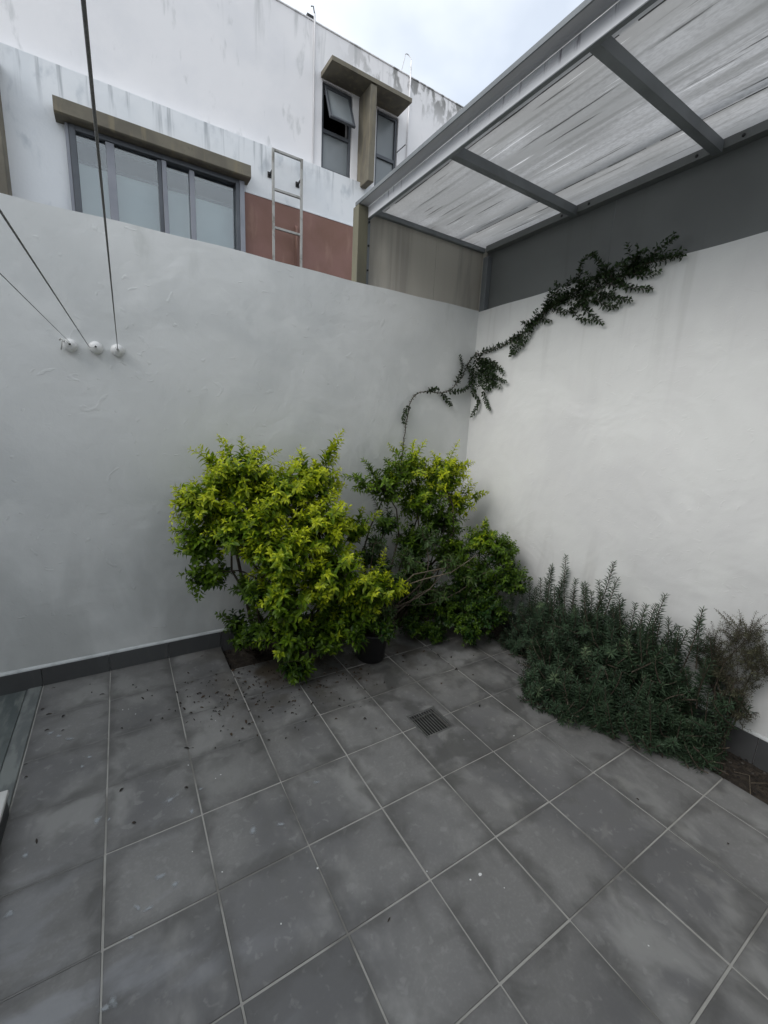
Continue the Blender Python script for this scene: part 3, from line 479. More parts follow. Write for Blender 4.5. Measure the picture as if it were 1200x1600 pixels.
room(-3.0, -1.2, 2.9, 4.5, 2.725, 3.19)
# hood over the lower window (olive concrete)
hb = MB(); hb.prism([(2.33, 4.130), (2.345, 4.120), (Yl-.002, 4.118), (Yl-.002, 4.262), (2.33, 4.240)], 'x', -2.978, -1.285); hb.build('window_hood', M['concrete'], nh)
# another fin and hood at the far left
box('window_fin', M['concrete'], nh, -3.60, -3.345, 2.30, Yl-.002, 2.6, 4.33, bev=.006)
box('window_hood', M['concrete'], nh, -4.9, -3.335, 2.27, Yl-.002, 4.332, 4.42, bev=.006)
# upper windows: shared hood, middle fin
hb = MB(); hb.prism([(2.285, 5.54), (Yu-.002, 5.545), (Yu-.002, 5.60), (2.285, 5.585)], 'x', -.385, .705); hb.build('window_hood', M['concrete'], nh)
box('window_fin', M['concrete'], nh, .125, .212, 2.30, Yu-.002, 4.52, 5.532, bev=.006)
def small_window(x0, x1, z0, z1, tr, opened, hingey):
    f = MB(); t = .032; ya, yb = 2.625, 2.68
    f.box(x0, x0+t, ya, yb, z0, z1, bev=.002); f.box(x1-t, x1, ya, yb, z0, z1, bev=.002)
    f.box(x0+t, x1-t, ya, yb, z0, z0+t, bev=.002); f.box(x0+t, x1-t, ya, yb, z1-t, z1, bev=.002); f.box(x0+t, x1-t, ya, yb, tr-.02, tr+.02, bev=.002)
    o = f.build('window_frame', M['alu'], nh)
    box('window_pane', M['frosted'], o, x0+t, x1-t, 2.65, 2.656, z0+t, tr-.02)
    if not opened:
        box('window_pane', M['frosted'], o, x0+t, x1-t, 2.65, 2.656, tr+.02, z1-t)
        box('roller_blind', M['blind'], nh, x0+.005, x1-.005, 2.71, 2.716, z0, z1)
    else:                              # top hung sash swung outward
        b = MB(); w = x1-x0-2*t-.004; h = z1-tr-t-.02; s_ = .026
        b.box(0, s_, 0, .03, -h, 0, bev=.002); b.box(w-s_, w, 0, .03, -h, 0, bev=.002); b.box(s_, w-s_, 0, .03, -h, -h+s_, bev=.002); b.box(s_, w-s_, 0, .03, -s_, 0, bev=.002)
        s = b.build('opened_sash', M['alu'], nh, (x0+t+.002, ya-.02, z1-t)); s.rotation_euler = (-math.radians(24), 0, 0)
        g = MB(); g.box(s_, w-s_, .012, .018, -h+s_, -s_); g.build('window_pane', M['frosted'], s)
        box('roller_blind', M['blind'], nh, x0+.005, x1-.005, 2.74, 2.746, z0-.0, z0+.12)
        room(x0-.2, x1+.2, z0-.1, z1+.1, 2.805, 3.6)
small_window(UW1[0]+.002, UW1[1]-.002, 4.622, 5.528, 5.045, True, 0)
small_window(UW2[0]+.002, UW2[1]-.002, 4.622, 5.528, 5.03, False, 0)
room(.2, .85, 4.5, 5.6, 2.805, 3.2)
# conduits on the upper wall
b = MB(); b.tube([(-.475, Yu-.014, 4.58), (-.475, Yu-.014, 6.09), (-.475, Yu-.012, 6.12)], .010, 8); b.build('conduit', M['house_up'], nh)
b = MB(); b.tube([(-.475, Yu-.012, 6.10), (-.50, 2.57, 6.16), (-.53, 2.56, 6.14)], .006, 6); b.box(-.56, -.48, 2.60, 2.66, 6.06, 6.10, bev=.004); b.build('cable_hook', M['black_bolt'], nh)
b = MB(); b.tube([(.86, Yu-.012, 4.8), (.86, Yu-.012, 6.22)], .010, 8)
b.tube([(.86, Yu-.012, 6.22)]+[(.86-.05+.05*math.cos(t), Yu-.012+.02*math.sin(t), 6.22+.06*math.sin(t)) for t in np.linspace(0, math.pi, 9)]+[(.76, 2.66, 6.10)], .005, 6); b.build('conduit', M['house_up'], nh)
b = MB(); b.tube([(.70, 2.59, 5.13), (.76, 2.47, 5.19)], .006, 6); b.build('bracket', M['black_bolt'], nh)
b = MB(); b.tube([(-.72, Yl-.03, 3.3), (-.72, Yl-.03, 3.83), (-.72, Yl-.008, 3.85)], .016, 8); b.build('painted_pipe', M['red'], nh)

# ladder fixed to the lower wall
ld = tag(empty('roof_ladder'), 'short grey iron ladder fixed to the white and terracotta wall beside the sliding window', 'ladder')
ly = 2.36; lx0, lx1 = -1.035, -.705; rt = .013
for x in (lx0, lx1): box('rail', M['iron'], ld, x-rt, x+rt, ly-rt, ly+rt, 3.0, 4.50, bev=.002)
for z in (4.487, 4.105, 3.72, 3.335): box('rung', M['iron'], ld, lx0+rt, lx1-rt, ly-rt+.001, ly+rt-.001, z-rt+.001, z+rt-.001, bev=.002)
for x in (lx0, lx1):
    box('bracket', M['black_bolt'], ld, x-.008, x+.008, ly+rt, Yl-.012, 4.29, 4.306); box('bracket_plate', M['black_bolt'], ld, x-.022, x+.022, Yl-.012, Yl-.001, 4.27, 4.325, bev=.002)

# ------------------------------------------------------------------ canopy
cp = tag(empty('canopy'), 'translucent lean-to canopy on grey steel rafters above the right wall', 'canopy')
CY0, CY1 = -6.3, .055
# ribbed roof sheet, 3 mm thick
prof = []
def zs(x): return 3.071+(x+1.17)*.010
for x, d in ((-1.17, 0), (-1.10, 0), (-1.03, 0), (-.985, 0), (-.982, -.008), (-.965, -.008), (-.962, .0), (-.8, 0), (-.55, .002), (-.3, 0), (-.235, 0), (-.232, -.008), (-.216, -.008), (-.213, 0), (-.08, 0), (.09, 0)):
    prof.append((x, zs(x)+d))
ny = 60; b = MB(); vs = []; ph = rng.random(6)*6
for lay in (0, .003):
    for j in range(ny+1):
        y = CY0+(CY1-CY0)*j/ny
        for x, z in prof: vs.append((x, y, z+lay+.0025*math.sin(y*3.1+x*5+ph[0])+.0015*math.sin(y*7+x*9+ph[1])))
K = len(prof); H = K*(ny+1); fs = []
for j in range(ny):
    for i in range(K-1):
        a = j*K+i; fs.append((a, a+K, a+K+1, a+1)); fs.append((H+a, H+a+1, H+a+K+1, H+a+K))
for i in range(K-1):
    fs.append((i, i+1, H+i+1, H+i)); a = ny*K+i; fs.append((a, H+a, H+a+1, a+1))
for j in range(ny):
    a = j*K; fs.append((a, H+a, H+a+K, a+K)); a = j*K+K-1; fs.append((a, a+K, H+a+K, H+a))
b.add(vs, fs, True); b.build('roof_sheet', M['sheet'], cp)
b = MB(); b.prism([(-1.178, 3.060), (-1.171, 3.060), (-1.171, 3.082), (-1.178, 3.082)], 'y', CY0, CY1); b.build('edge_strip', M['steel_dark'], cp)
box('edge_flashing', M['flashing'], cp, -1.1705, -1.1015, CY0, .045, 3.0625, 3.0655)
# dark grime filled seams under the two sheet laps
for x in (-.9735, -.224):
    b = MB(); ys = np.linspace(CY0+.05, .0, 90); 
    for y0, y1 in zip(ys[:-1], ys[1:]):
        if rng.random() < .12: continue
        w_ = rng.uniform(.0012, .0032); zc = zs(x)-.0095; b.box(x-w_, x+w_, y0, y1-.0005, zc-.0015, zc)
    b.build('seam_line', M['seam'], cp)['kind'] = 'stuff'
# front beam: open channel with a rolled lip
b = MB(); b.prism([(-1.100, 2.992), (-1.086, 2.988), (-1.086, 3.060), (-1.100, 3.060)], 'y', CY0, .02); b.build('front_beam', M['steel'], cp)
b = MB(); b.prism([(-1.101, 2.987), (-1.084, 2.983), (-1.084, 2.9875), (-1.101, 2.9915)], 'y', CY0, .02); b.build('beam_flange', M['steel_dark'], cp)
for y in (-.845, -1.655, -2.465, -3.275, -4.085, -4.895, -5.705):
    b = MB(); w = .021
    b.prism([(y-w, 3.000), (y+w, 3.000), (y+w, 3.052), (y-w, 3.052)], 'x', -1.0855, -.012)
    r_ = b.build('rafter', M['steel_dark'], cp)
    for dy in (-.10, .10):
        q = MB(); q.lathe([(0, -.006), (.008, -.006), (.008, 0), (0, 0)], (0, 0, 0), 8, 'y'); o = q.build('bolt', M['black_bolt'], r_); o.location = (-.004, y+dy, 3.038); o.rotation_euler = (0, 0, math.radians(-90))
# wall plate and dark back sheet above the right wall
b = MB(); b.prism([(-.006, 3.018), (.045, 3.018), (.045, 3.066), (-.006, 3.062)], 'y', CY0, -.03); b.build('wall_plate', M['panel_dark'], cp)
NP = 6
for k in range(NP):
    y1 = -.06-1.04*k+(.1 if k == 0 else 0); box('back_panel', M['panel_dark'], cp, .050, .056+.001*(k % 2), -.06-1.04*k-1.037, y1, WH-.03, 3.068)
# end panels above the left wall
for x0, x1 in ((-1.095, -.46), (-.458, .03)):
    box('end_panel', M['panel_taupe'], cp, x0, x1, .045, .051+(.002 if x0 < -1 else 0), WH-.03, 3.068)
box('end_plate', M['steel_dark'], cp, -1.085, .045, .015, .044, 3.035, 3.066)
box('post', M['olive'], cp, -1.178, -1.100, .005, .085, WH-.03, 3.058, bev=.002)
b = MB(); b.box(-1.099, -1.078, .012, .044, WH-.03, 3.05); o = b.build('post_angle', M['steel_dark'], cp)
for z in (2.66, 2.82, 2.97):
    q = MB(); q.lathe([(0, -.006), (.007, -.006), (.007, 0), (0, 0)], (-1.088, .012, z), 8, 'y'); q.build('bolt', M['black_bolt'], cp)
box('corner_post', M['panel_taupe'], cp, .031, .049, .0, .09, WH-.03, 3.06)
box('corner_post', M['steel_dark'], cp, .0, .048, -.058, -.002, WH-.03, 2.984, bev=.002)

# ------------------------------------------------------------------ cord knobs and clothes cords
KN = [(-2.867, 1.914), (-2.755, 1.916), (-2.655, 1.915)]
KL = ['leftmost of three white wall knobs, with a string tail tied round it', 'middle one of the three white cord knobs on the left wall', 'rightmost white wall knob, its cord rising almost straight up']
for k, (x, z) in enumerate(KN):
    t = tag(empty('cord_knob'), KL[k], 'knob', 'white cord knobs on the left wall')
    b = MB(); b.lathe([(0.0, -.040), (.006, -.0405), (.008, -.038), (.014, -.037), (.024, -.032), (.031, -.022), (.033, -.012), (.030, -.003), (.027, .0)][::-1], (x, -.001, z), 24, 'y')
    kb = b.build('knob', M['white_plastic'], t)
    b = MB(); b.lathe([(0, -.046), (.005, -.045), (.006, -.038), (0, -.036)], (x, 0, z+.002), 10, 'y'); b.build('screw', M['black_bolt'], t)
    b = MB()
    ring = [(x+.034*math.cos(a), -.012+.002*math.sin(3*a), z+.034*math.sin(a)) for a in np.linspace(0, 2*math.pi, 20)]
    if k == 0:
        b.tube([(x-.002, -.045, z+.004), (x-.015, -.052, z+.018), (x-.03, -.05, z+.012), (x-.038, -.04, z-.03)], .0028, 6)
        b.tube([(x-.02, -.045, z+.010), (x-.034, -.04, z+.026), (x-.042, -.035, z+.016)], .004, 6)
    elif k == 1: b.tube([(x-.002, -.045, z-.002), (x-.014, -.05, z-.006), (x-.03, -.047, z-.004)], .0028, 6)
    else: b.tube([(x-.010, -.042, z+.012), (x-.002, -.047, z+.004), (x+.008, -.043, z-.008)], .0025, 6)
    b.build('string_tie', M['wire_tie'], t)
CL = ['thin faint cord running up left from the leftmost knob', 'grey cord slanting up left from the middle wall knob', 'thick dark cord rising past the sliding window from the rightmost knob']
CD = [(-.002, -1, -.045), (-.0075, -1, -.034), (-.0102, -1, -.017)]
for k, (x, z) in enumerate(KN):
    a = Vector((x+(.0, -.028, 0)[k], -.045, z+(.012, -.004, .004)[k])); d = Vector(CD[k]); pts = []
    for i in range(41):
        s_ = i/40; q = a+d*(4.54*s_); pts.append(q)
    b = MB(); b.tube(pts, (.0011, .0017, .0017)[k], 8)
    o = b.build('clothes_cord', M['cord']); tag(o, CL[k], 'cord', 'clothes cords tied to the wall knobs')

# ------------------------------------------------------------------ floor drain
dr = tag(empty('drain_grate'), 'square slotted metal drain grate set in the floor tiles', 'drain')
L_, R_, F_, K_ = DR
b = MB(); w = .012
b.box(L_+.001, L_+w, F_+.001, K_-.001, -.02, -.0012, bev=.001); b.box(R_-w, R_-.001, F_+.001, K_-.001, -.02, -.0012, bev=.001); b.box(L_+w, R_-w, F_+.001, F_+w, -.02, -.0014); b.box(L_+w, R_-w, K_-w, K_-.001, -.02, -.0014)
b.build('frame', M['rust_grate'], dr)
nb = 10; span = R_-L_-2*w
for k in range(nb):
    x = L_+w+span*(k+.5)/nb; box('bar', M['rust_grate'], dr, x-.0027, x+.0027, F_+w, K_-w, -.005, -.0018, bev=.0006)
box('well', M['black_bolt'], dr, L_+.001, R_-.001, F_+.001, K_-.001, -.059, -.045)

# ------------------------------------------------------------------ foliage tools
def unit(a): return a/np.maximum(1e-9, np.linalg.norm(a, axis=-1, keepdims=True))
def leaves(name, P, D, U, Ln, W, age, m, parent, cup=.12, droop=.25, simple=False):
    """P base points, D direction, U up-ish normal, Ln length, W width ratio"""
    P = np.asarray(P, float); D = unit(np.asarray(D, float)); U = np.asarray(U, float)
    U = unit(U-D*(U*D).sum(1, keepdims=True)); Sd = np.cross(D, U); Ln = np.asarray(Ln, float)[:, None]; w = Ln*W; n = len(P)
    if simple:
        V = np.stack([P, P+D*Ln*.5+Sd*w*.5+U*w*.2, P+D*Ln-U*Ln*droop*.5, P+D*Ln*.5-Sd*w*.5+U*w*.2], 1); k = 4; F = [(0, 1, 2), (0, 2, 3)]
    else:
        dz = U*Ln*droop
        V = np.stack([P, P+D*Ln*.32+Sd*w*.46+U*w*cup*2-dz*.06, P+D*Ln*.32-dz*.06, P+D*Ln*.32-Sd*w*.46+U*w*cup*2-dz*.06,
                      P+D*Ln*.66+Sd*w*.38+U*w*cup*1.6-dz*.36, P+D*Ln*.68-dz*.36, P+D*Ln*.66-Sd*w*.38+U*w*cup*1.6-dz*.36, P+D*Ln*.98-dz], 1)
        k = 8; F = [(0, 2, 1), (0, 3, 2), (1, 2, 5), (1, 5, 4), (2, 3, 6), (2, 6, 5), (4, 5, 7), (5, 6, 7)]
    V = V.reshape(-1, 3)
    V[:, 0] = np.minimum(V[:, 0], -.006); V[:, 1] = np.minimum(V[:, 1], -.006); V[:, 2] = np.maximum(V[:, 2], .003)
    F = np.array(F); FF = (np.arange(n)[:, None, None]*k+F[None]).reshape(-1, 3)
    me = bpy.data.meshes.new(name); me.vertices.add(len(V)); me.vertices.foreach_set('co', V.ravel())
    me.loops.add(FF.size); me.loops.foreach_set('vertex_index', FF.ravel()); me.polygons.add(len(FF))
    me.polygons.foreach_set('loop_start', np.arange(len(FF))*3); me.polygons.foreach_set('loop_total', np.full(len(FF), 3))
    me.polygons.foreach_set('use_smooth', np.ones(len(FF), bool))
    at = me.attributes.new('age', 'FLOAT', 'POINT'); at.data.foreach_set('value', np.repeat(np.clip(age, 0, 1), k).astype(np.float32))
    me.update(); me.validate()
    o = link(name, me, parent, m); o['kind'] = 'stuff'; return o
class Shoots:
    def __init__(s): s.P = []; s.D = []; s.U = []; s.L = []; s.A = []
    def curve(s, a, b, sag=.0, n=8):
        a, b = np.array(a, float), np.array(b, float); t = np.linspace(0, 1, n)[:, None]
        mid = (a+b)/2+np.array([0, 0, -sag])+rng.normal(size=3)*.04*np.linalg.norm(b-a)
        return (1-t)**2*a+2*t*(1-t)*mid+t*t*b
    def opposite(s, c, step, Ln, youth, t0=.1, taper=.55, ang=1.0, spread=.45, tipboost=.5, clump=1.0):
        seg = np.linalg.norm(np.diff(c, axis=0), axis=1); cum = np.r_[0, np.cumsum(seg)]; tot = cum[-1]
        ph = rng.random()*6.28; d = tot*t0; k = 0
        while d <= tot:
            i = min(np.searchsorted(cum, d, 'right')-1, len(seg)-1); f = (d-cum[i])/max(seg[i], 1e-6); p = c[i]*(1-f)+c[i+1]*f; T = unit(c[i+1]-c[i])
            a = np.array([0, 0, 1.]) if abs(T[2]) < .9 else np.array([1., 0, 0]); u = unit(np.cross(T, a)); v = np.cross(T, u)
            q = ph+k*math.pi/2+rng.normal()*.2; fr = d/tot
            for s_ in (0, math.pi):
                r = u*math.cos(q+s_)+v*math.sin(q+s_); dr_ = unit(T*(1-spread+.35*fr)+r*ang+rng.normal(size=3)*.16)
                s.P.append(p+r*.002); s.D.append(dr_); s.U.append(unit(T*.8+np.array([0, 0, .8])+rng.normal(size=3)*.22))
                s.L.append(Ln*(1-taper*max(0, fr-.45)/.55)*rng.uniform(.75, 1.2)); s.A.append(youth*(.32+(tipboost+.2)*fr)+rng.normal()*.07)
            d += step*rng.uniform(.8, 1.25)*(1-.45*fr); k += 1
        for _ in range(2):
            s.P.append(c[-1]); s.D.append(unit(T+rng.normal(size=3)*.25)); s.U.append(unit(np.array([0, 0, 1.])+rng.normal(size=3)*.5)); s.L.append(Ln*(1-taper)*.9); s.A.append(youth*(.55+tipboost))
def clump_shoots(sh, st, c, r, youth, dens, Ln, up=.55, root=None, step=.016, slen=(.09, .19), squash=.9, tips=1.0):
    c = np.array(c); n = int(dens*(r/.2)**2)
    for _ in range(n):
        d = unit(rng.normal(size=3)); 
        if d[2] < -.3 and rng.random() < .35: d[2] *= -1
        L = rng.uniform(*slen); e = c+d*np.array([1, 1, squash])*r*rng.uniform(.62, 1.04)
        g = unit(d+np.array([0, 0, up])+rng.normal(size=3)*.3); a = e-g*L
        a = a*.7+(c+d*r*.25)*.3
        lim = lambda q: np.array([min(q[0], -.02), min(q[1], -.02), max(q[2], .015)])
        a, e = lim(a), lim(e); cv = sh.curve(a, e, -.01); depth = (e-c)@np.array([.0, 0, 1])/r
        sh.opposite(cv, step, Ln, np.clip(youth*(1.0+.18*depth)+rng.normal()*.13, 0, 1.1)*tips)
        st.tube([tuple(q) for q in cv[::2]], .0016, 3, .0008, cap=False)
        if root is not None and rng.random() < .25: st.tube([tuple(c), tuple((c+a)/2+rng.normal(size=3)*.01), tuple(a)], .003, 4, .0016, cap=False)
def limb(st, a, b, r0, r1, n=7, wob=.05, sides=6):
    a, b = np.array(a, float), np.array(b, float); L = np.linalg.norm(b-a); pts = []
    o1, o2 = rng.normal(size=3)*wob*L, rng.normal(size=3)*wob*L*.6
    for i in range(n):
        t = i/(n-1); p = a*(1-t)+b*t+o1*math.sin(math.pi*t)+o2*math.sin(2*math.pi*t); p[0] = min(p[0], -.02); p[1] = min(p[1], -.02); pts.append(tuple(p))
    st.tube(pts, r0, sides, r1, cap=False); return pts

def shrub(name, label, cat, clumps, tips, bases, dens, Ln, matk, W=.46, barkm='bark', mains=None, group=None, r0=.014, step=.017, sprays=0):
    t = tag(empty(name), label, cat, group); sh = Shoots(); st = MB(); wd = MB()
    C_ = np.array([c[:3] for c in clumps])
    for c in clumps:
        bs = min(bases, key=lambda q: (q[0]-c[0])**2+(q[1]-c[1])**2)
        if not (c[1] < -.74 and c[2] < .4): limb(wd, *(((-1.98, -.45, .60), c[:3], .007, .003) if c[0] < -2.14 and c[2] < 1.1 else (bs, c[:3], r0, .004)), wob=.09)
        clump_shoots(sh, st, c[:3], c[3], c[4], dens, Ln, root=bs, step=step)
        for _ in range(sprays if c[2] > .75 else sprays//3):
            d = unit(rng.normal(size=3)*np.array([1, 1, .5])+np.array([0, -.25, .75])); a = np.array(c[:3])+d*c[3]*.5; e = a+d*(c[3]*.5+(rng.uniform(.03, .13) if d[2] > .6 else rng.uniform(.0, .06))); e[0] = max(e[0], -2.47)
            e[0] = min(e[0], -.03); e[1] = min(e[1], -.03); cv = sh.curve(a, e, -.02, 9); sh.opposite(cv, step*.85, Ln*.85, min(1.15, c[4]*1.1+.12), taper=.6, spread=.6)
            st.tube([tuple(p) for p in cv], .002, 4, .001, cap=False)
    for q in tips:
        q = np.array(q); c = C_[np.argmin(((C_-q)**2).sum(1))]; a = c*.55+q*.45 if np.linalg.norm(q-c) > .12 else c
        i = int(np.argmin(((C_-q)**2).sum(1))); cv = sh.curve(a, q, -.02, 10); sh.opposite(cv, step*.9, Ln*.95, min(1.1, clumps[i][4]*1.1+.1), taper=.6)
        st.tube([tuple(p) for p in cv], .002, 4, .001, cap=False)
        limb(wd, c, a, .004, .0022, n=4, sides=4)
        for _ in range(2):
            e = a+(q-a)*rng.uniform(.35, .7)+rng.normal(size=3)*.035; cv = sh.curve(a, e, -.01, 6); sh.opposite(cv, step*.9, Ln*.9, min(1.1, clumps[i][4]*1.1+.08))
    leaves('foliage', sh.P, sh.D, sh.U, sh.L, W, np.array(sh.A), M[matk], t)
    wd.build('branches', M[barkm], t); st.build('twigs', M[barkm], t)['kind'] = 'stuff'
    return t

shrub('golden_shrub', 'large golden green leafy shrub spreading in front of the left wall', 'shrub', SHRUB1, TIPS1, [(-1.95, -.17, -.05), (-1.8, -.2, -.05), (-1.65, -.18, -.05)], 60, .061, 'duranta', W=.46, step=.023, sprays=9, group='golden shrubs in the planting bed')
shrub('golden_shrub', 'smaller open golden shrub with bare dark stems in the wall corner', 'shrub', SHRUB2, TIPS2, [(-.95, -.18, -.05), (-.8, -.2, -.05)], 52, .055, 'duranta', W=.45, step=.022, sprays=9, group='golden shrubs in the planting bed', r0=.012)
shrub('green_shrub', 'low dense dark green shrub between the golden shrub and the rosemary', 'shrub', SHRUB3, [(-.31, -.62, .90), (-.22, -.80, .77)], [(-.28, -.45, -.05), (-.6, -.2, -.05)], 100, .044, 'duranta', W=.48, step=.019)
# bare dark stems showing between the two golden shrubs
# ------------------------------------------------------------------ potted plant
pp = tag(empty('potted_plant'), 'black nursery pot with a sprawling broad leaved green plant between the shrubs', 'potted plant')
pc = (-1.30, -.62)
b = MB(); b.lathe([(0, .0), (.085, .0), (.092, .01), (.108, .19), (.118, .195), (.120, .215), (.113, .217), (.104, .19), (0, .185)], (*pc, .001), 28); b.build('pot', M['pot'], pp)
b = MB(); b.lathe([(0.103, .186), (.06, .194), (0, .19)], (*pc, .001), 16); b.build('soil', M['soil'], pp)
sh = Shoots(); wd = MB(); tw = MB()
for c in POT:
    base = (pc[0]+rng.normal()*.02, pc[1]+rng.normal()*.02, .19); limb(wd, base, c[:3], .006, .003, n=9, wob=.08)
    for _ in range(11):
        d = unit(rng.normal(size=3)+np.array([0, 0, .2])); e = np.array(c[:3])+d*c[3]*1.05; a = np.array(c[:3])+rng.normal(size=3)*.012
        cv = sh.curve(a, e, -.02); sh.opposite(cv, .026, .062, c[4]+rng.normal()*.1+.2, spread=.55, t0=.2); tw.tube([tuple(q) for q in cv], .0018, 4, .001, cap=False)
leaves('foliage', sh.P, sh.D, sh.U, sh.L, .30, np.array(sh.A), M['potleaf'], pp, droop=.45)
wd.build('branches', M['bark'], pp); tw.build('twigs', M['twig_pale'], pp)['kind'] = 'stuff'
b = MB()
for q in ([(-1.20, -.60, .22), (-1.12, -.66, .50), (-1.02, -.68, .585), (-.80, -.70, .60), (-.62, -.72, .61), (-.5, -.75, .56)], [(-1.12, -.66, .50), (-.95, -.7, .545), (-.74, -.74, .575), (-.58, -.74, .64), (-.5, -.74, .68), (-.46, -.74, .62)]):
    b.tube(q, .005, 6, .002)
b.build('bare_branch', M['twig_pale'], pp)

# ------------------------------------------------------------------ rosemary
rs = tag(empty('rosemary_bush'), 'sprawling blue green rosemary bush at the foot of the right wall', 'shrub')
sh = Shoots(); wd = MB()
def needles(c, step, Ln, youth):
    seg = np.linalg.norm(np.diff(c, axis=0), axis=1); cum = np.r_[0, np.cumsum(seg)]; tot = cum[-1]; d = tot*.12; k = 0
    while d <= tot:
        i = min(np.searchsorted(cum, d, 'right')-1, len(seg)-1); f = (d-cum[i])/max(seg[i], 1e-6); p = c[i]*(1-f)+c[i+1]*f; T = unit(c[i+1]-c[i])
        a = np.array([0, 0, 1.]) if abs(T[2]) < .9 else np.array([1., 0, 0]); u = unit(np.cross(T, a)); v = np.cross(T, u); fr = d/tot
        for s_ in range(4):
            q = s_*1.571+k*.785+rng.normal()*.25; r = u*math.cos(q)+v*math.sin(q)
            sh.P.append(p); sh.D.append(unit(T*(.40+.8*fr**4)+r*1.0+rng.normal(size=3)*.1)); sh.U.append(unit(T+rng.normal(size=3)*.1))
            sh.L.append(Ln*rng.uniform(.75, 1.15)*(1-.35*fr**4)); sh.A.append(youth*(.35+.65*fr)+rng.normal()*.08)
        d += step; k += 1
def rshoot(a, e, youth, st=.0115, Ln=.042):
    a, e = np.array(a, float), np.array(e, float); t = np.linspace(0, 1, 9)[:, None]; out = e-a; mid = a+out*np.array([.62, .62, .35])+rng.normal(size=3)*.015
    c = (1-t)**2*a+2*t*(1-t)*mid+t*t*e; c[:, 0] = np.minimum(c[:, 0], -.03); c[:, 2] = np.maximum(c[:, 2], .02)
    wd.tube([tuple(q) for q in c], .0038, 4, .0018, cap=False); needles(c, st, Ln, youth)
for q in RTIPS:
    b0 = (min(-.1, q[0]*.7), q[1]*.8-.32+rng.normal()*.05, max(.0, q[2]-.55))
    rshoot((q[0]*.9-.03, q[1]+(.08 if q[1] < -1.5 else -.05)+rng.normal()*.04, max(.03, q[2]-.42)), q, .5)
    for _ in range(5):
        e = np.array(q)*1.0+np.array([rng.normal()*.05, rng.normal()*.07, -rng.uniform(.06, .30)]); e[2] = max(.03, e[2]); rshoot((e[0]*.9-.02, e[1]+rng.normal()*.05, max(.03, e[2]-.28)), e, .42)
for (x, y, z, r) in ROSE:
    for _ in range(int(36*(r/.15)**2)):
        d = unit(rng.normal(size=3)); e = np.array((x, y, z))+d*r*rng.uniform(.6, 1.05); e[0] = min(e[0], -.03); e[2] = max(e[2], .03)
        g = unit(d*.9+np.array([-.2, 0, .75])+rng.normal(size=3)*.42); rshoot(e-g*rng.uniform(.10, .2), e, np.clip(.38+rng.normal()*.16+(.5 if rng.random() < .06 else 0), 0, 1.2), st=.012)
for y in np.linspace(-1.0, -2.15, 7): limb(wd, (-.17, y, -.05), (-.30+rng.normal()*.08, y+rng.normal()*.1, .28), .009, .004, wob=.1)
leaves('needles', sh.P, sh.D, sh.U, sh.L, .16, np.array(sh.A), M['rosemary'], rs, simple=True, droop=.3)
wd.build('stems', M['bark'], rs)['kind'] = 'stuff'

# ------------------------------------------------------------------ dry shrub at the right edge
ds = tag(empty('dry_shrub'), 'thin brownish half dry shrub against the right wall beyond the rosemary', 'shrub')
sh = Shoots(); wd = MB(); base = np.array((-.12, -2.22, -.04))
def clampw(c): c = np.array(c); c[..., 0] = np.minimum(c[..., 0], -.02); return c
for (x, y, z, r) in DRY:
    c0 = np.array((x, y, z)); limb(wd, base, c0, .005, .002, wob=.07)
    for _ in range(34):
        d = unit(rng.normal(size=3)*np.array([.7, 1, 1])); e = clampw(c0+d*r*rng.uniform(.5, 1.1)); a_ = clampw(c0+d*r*.2-np.array([0, 0, r*.5])+rng.normal(size=3)*.02)
        c = clampw(sh.curve(a_, e, -.015)); wd.tube([tuple(q) for q in c], .0014, 3, .0006, cap=False); sh.opposite(c, .011, .013, .5+rng.normal()*.3, taper=.2)
        for _ in range(3):
            p = c[rng.integers(2, 7)]; e2 = clampw(p+unit(rng.normal(size=3)+np.array([0, 0, .8]))*rng.uniform(.02, .06)); c2 = sh.curve(p, e2, 0, 4); wd.tube([tuple(q) for q in c2], .0009, 3, .0005, cap=False); sh.opposite(c2, .010, .011, .5+rng.normal()*.3, taper=.2)
for e in [np.array(q) for q in DTIPS]:
    cc = np.array([q[:3] for q in DRY]); c0 = cc[np.argmin(((cc-e)**2).sum(1))]
    for _ in range(5):
        e3 = clampw(e+rng.normal(size=3)*np.array([.02, .03, .02])); c = clampw(sh.curve(c0+rng.normal(size=3)*.02, e3, -.01)); wd.tube([tuple(q) for q in c], .0014, 3, .0006, cap=False); sh.opposite(c, .012, .012, .5+rng.normal()*.3, taper=.2)
leaves('foliage', sh.P, sh.D, sh.U, sh.L, .35, np.array(sh.A), M['dry'], ds, simple=True)
wd.build('stems', M['bark'], ds)['kind'] = 'stuff'

# ------------------------------------------------------------------ climbing vine
vn = tag(empty('climbing_vine'), 'thin dark leaved vine climbing the corner and trailing along the top of the right wall', 'vine')
sh = Shoots(); wd = MB()
def path_curve(P, n=6, j=.006):
    P = np.array(P, float); out = []
    for i in range(len(P)-1):
        p0, p1, p2, p3 = P[max(i-1, 0)], P[i], P[i+1], P[min(i+2, len(P)-1)]
        for t in np.linspace(0, 1, n, endpoint=False):
            out.append(.5*((2*p1)+(-p0+p2)*t+(2*p0-5*p1+4*p2-p3)*t*t+(-p0+3*p1-3*p2+p3)*t**3)+rng.normal(size=3)*j*.35)
    out.append(P[-1]); return np.array(out)
main = path_curve(VINEA+VINEB)
wd.tube([tuple(min(a, -.008) if i < 2 else a for i, a in enumerate(q)) for q in main], .0042, 6, .0022)
ca, cb = path_curve(VINEA), path_curve(VINEB)
sh.opposite(ca[:30], .030, .017, .4, t0=0, taper=0); sh.opposite(ca[28:50], .040, .018, .4, t0=0, taper=0); sh.opposite(ca[48:], .022, .022, .4, taper=0)
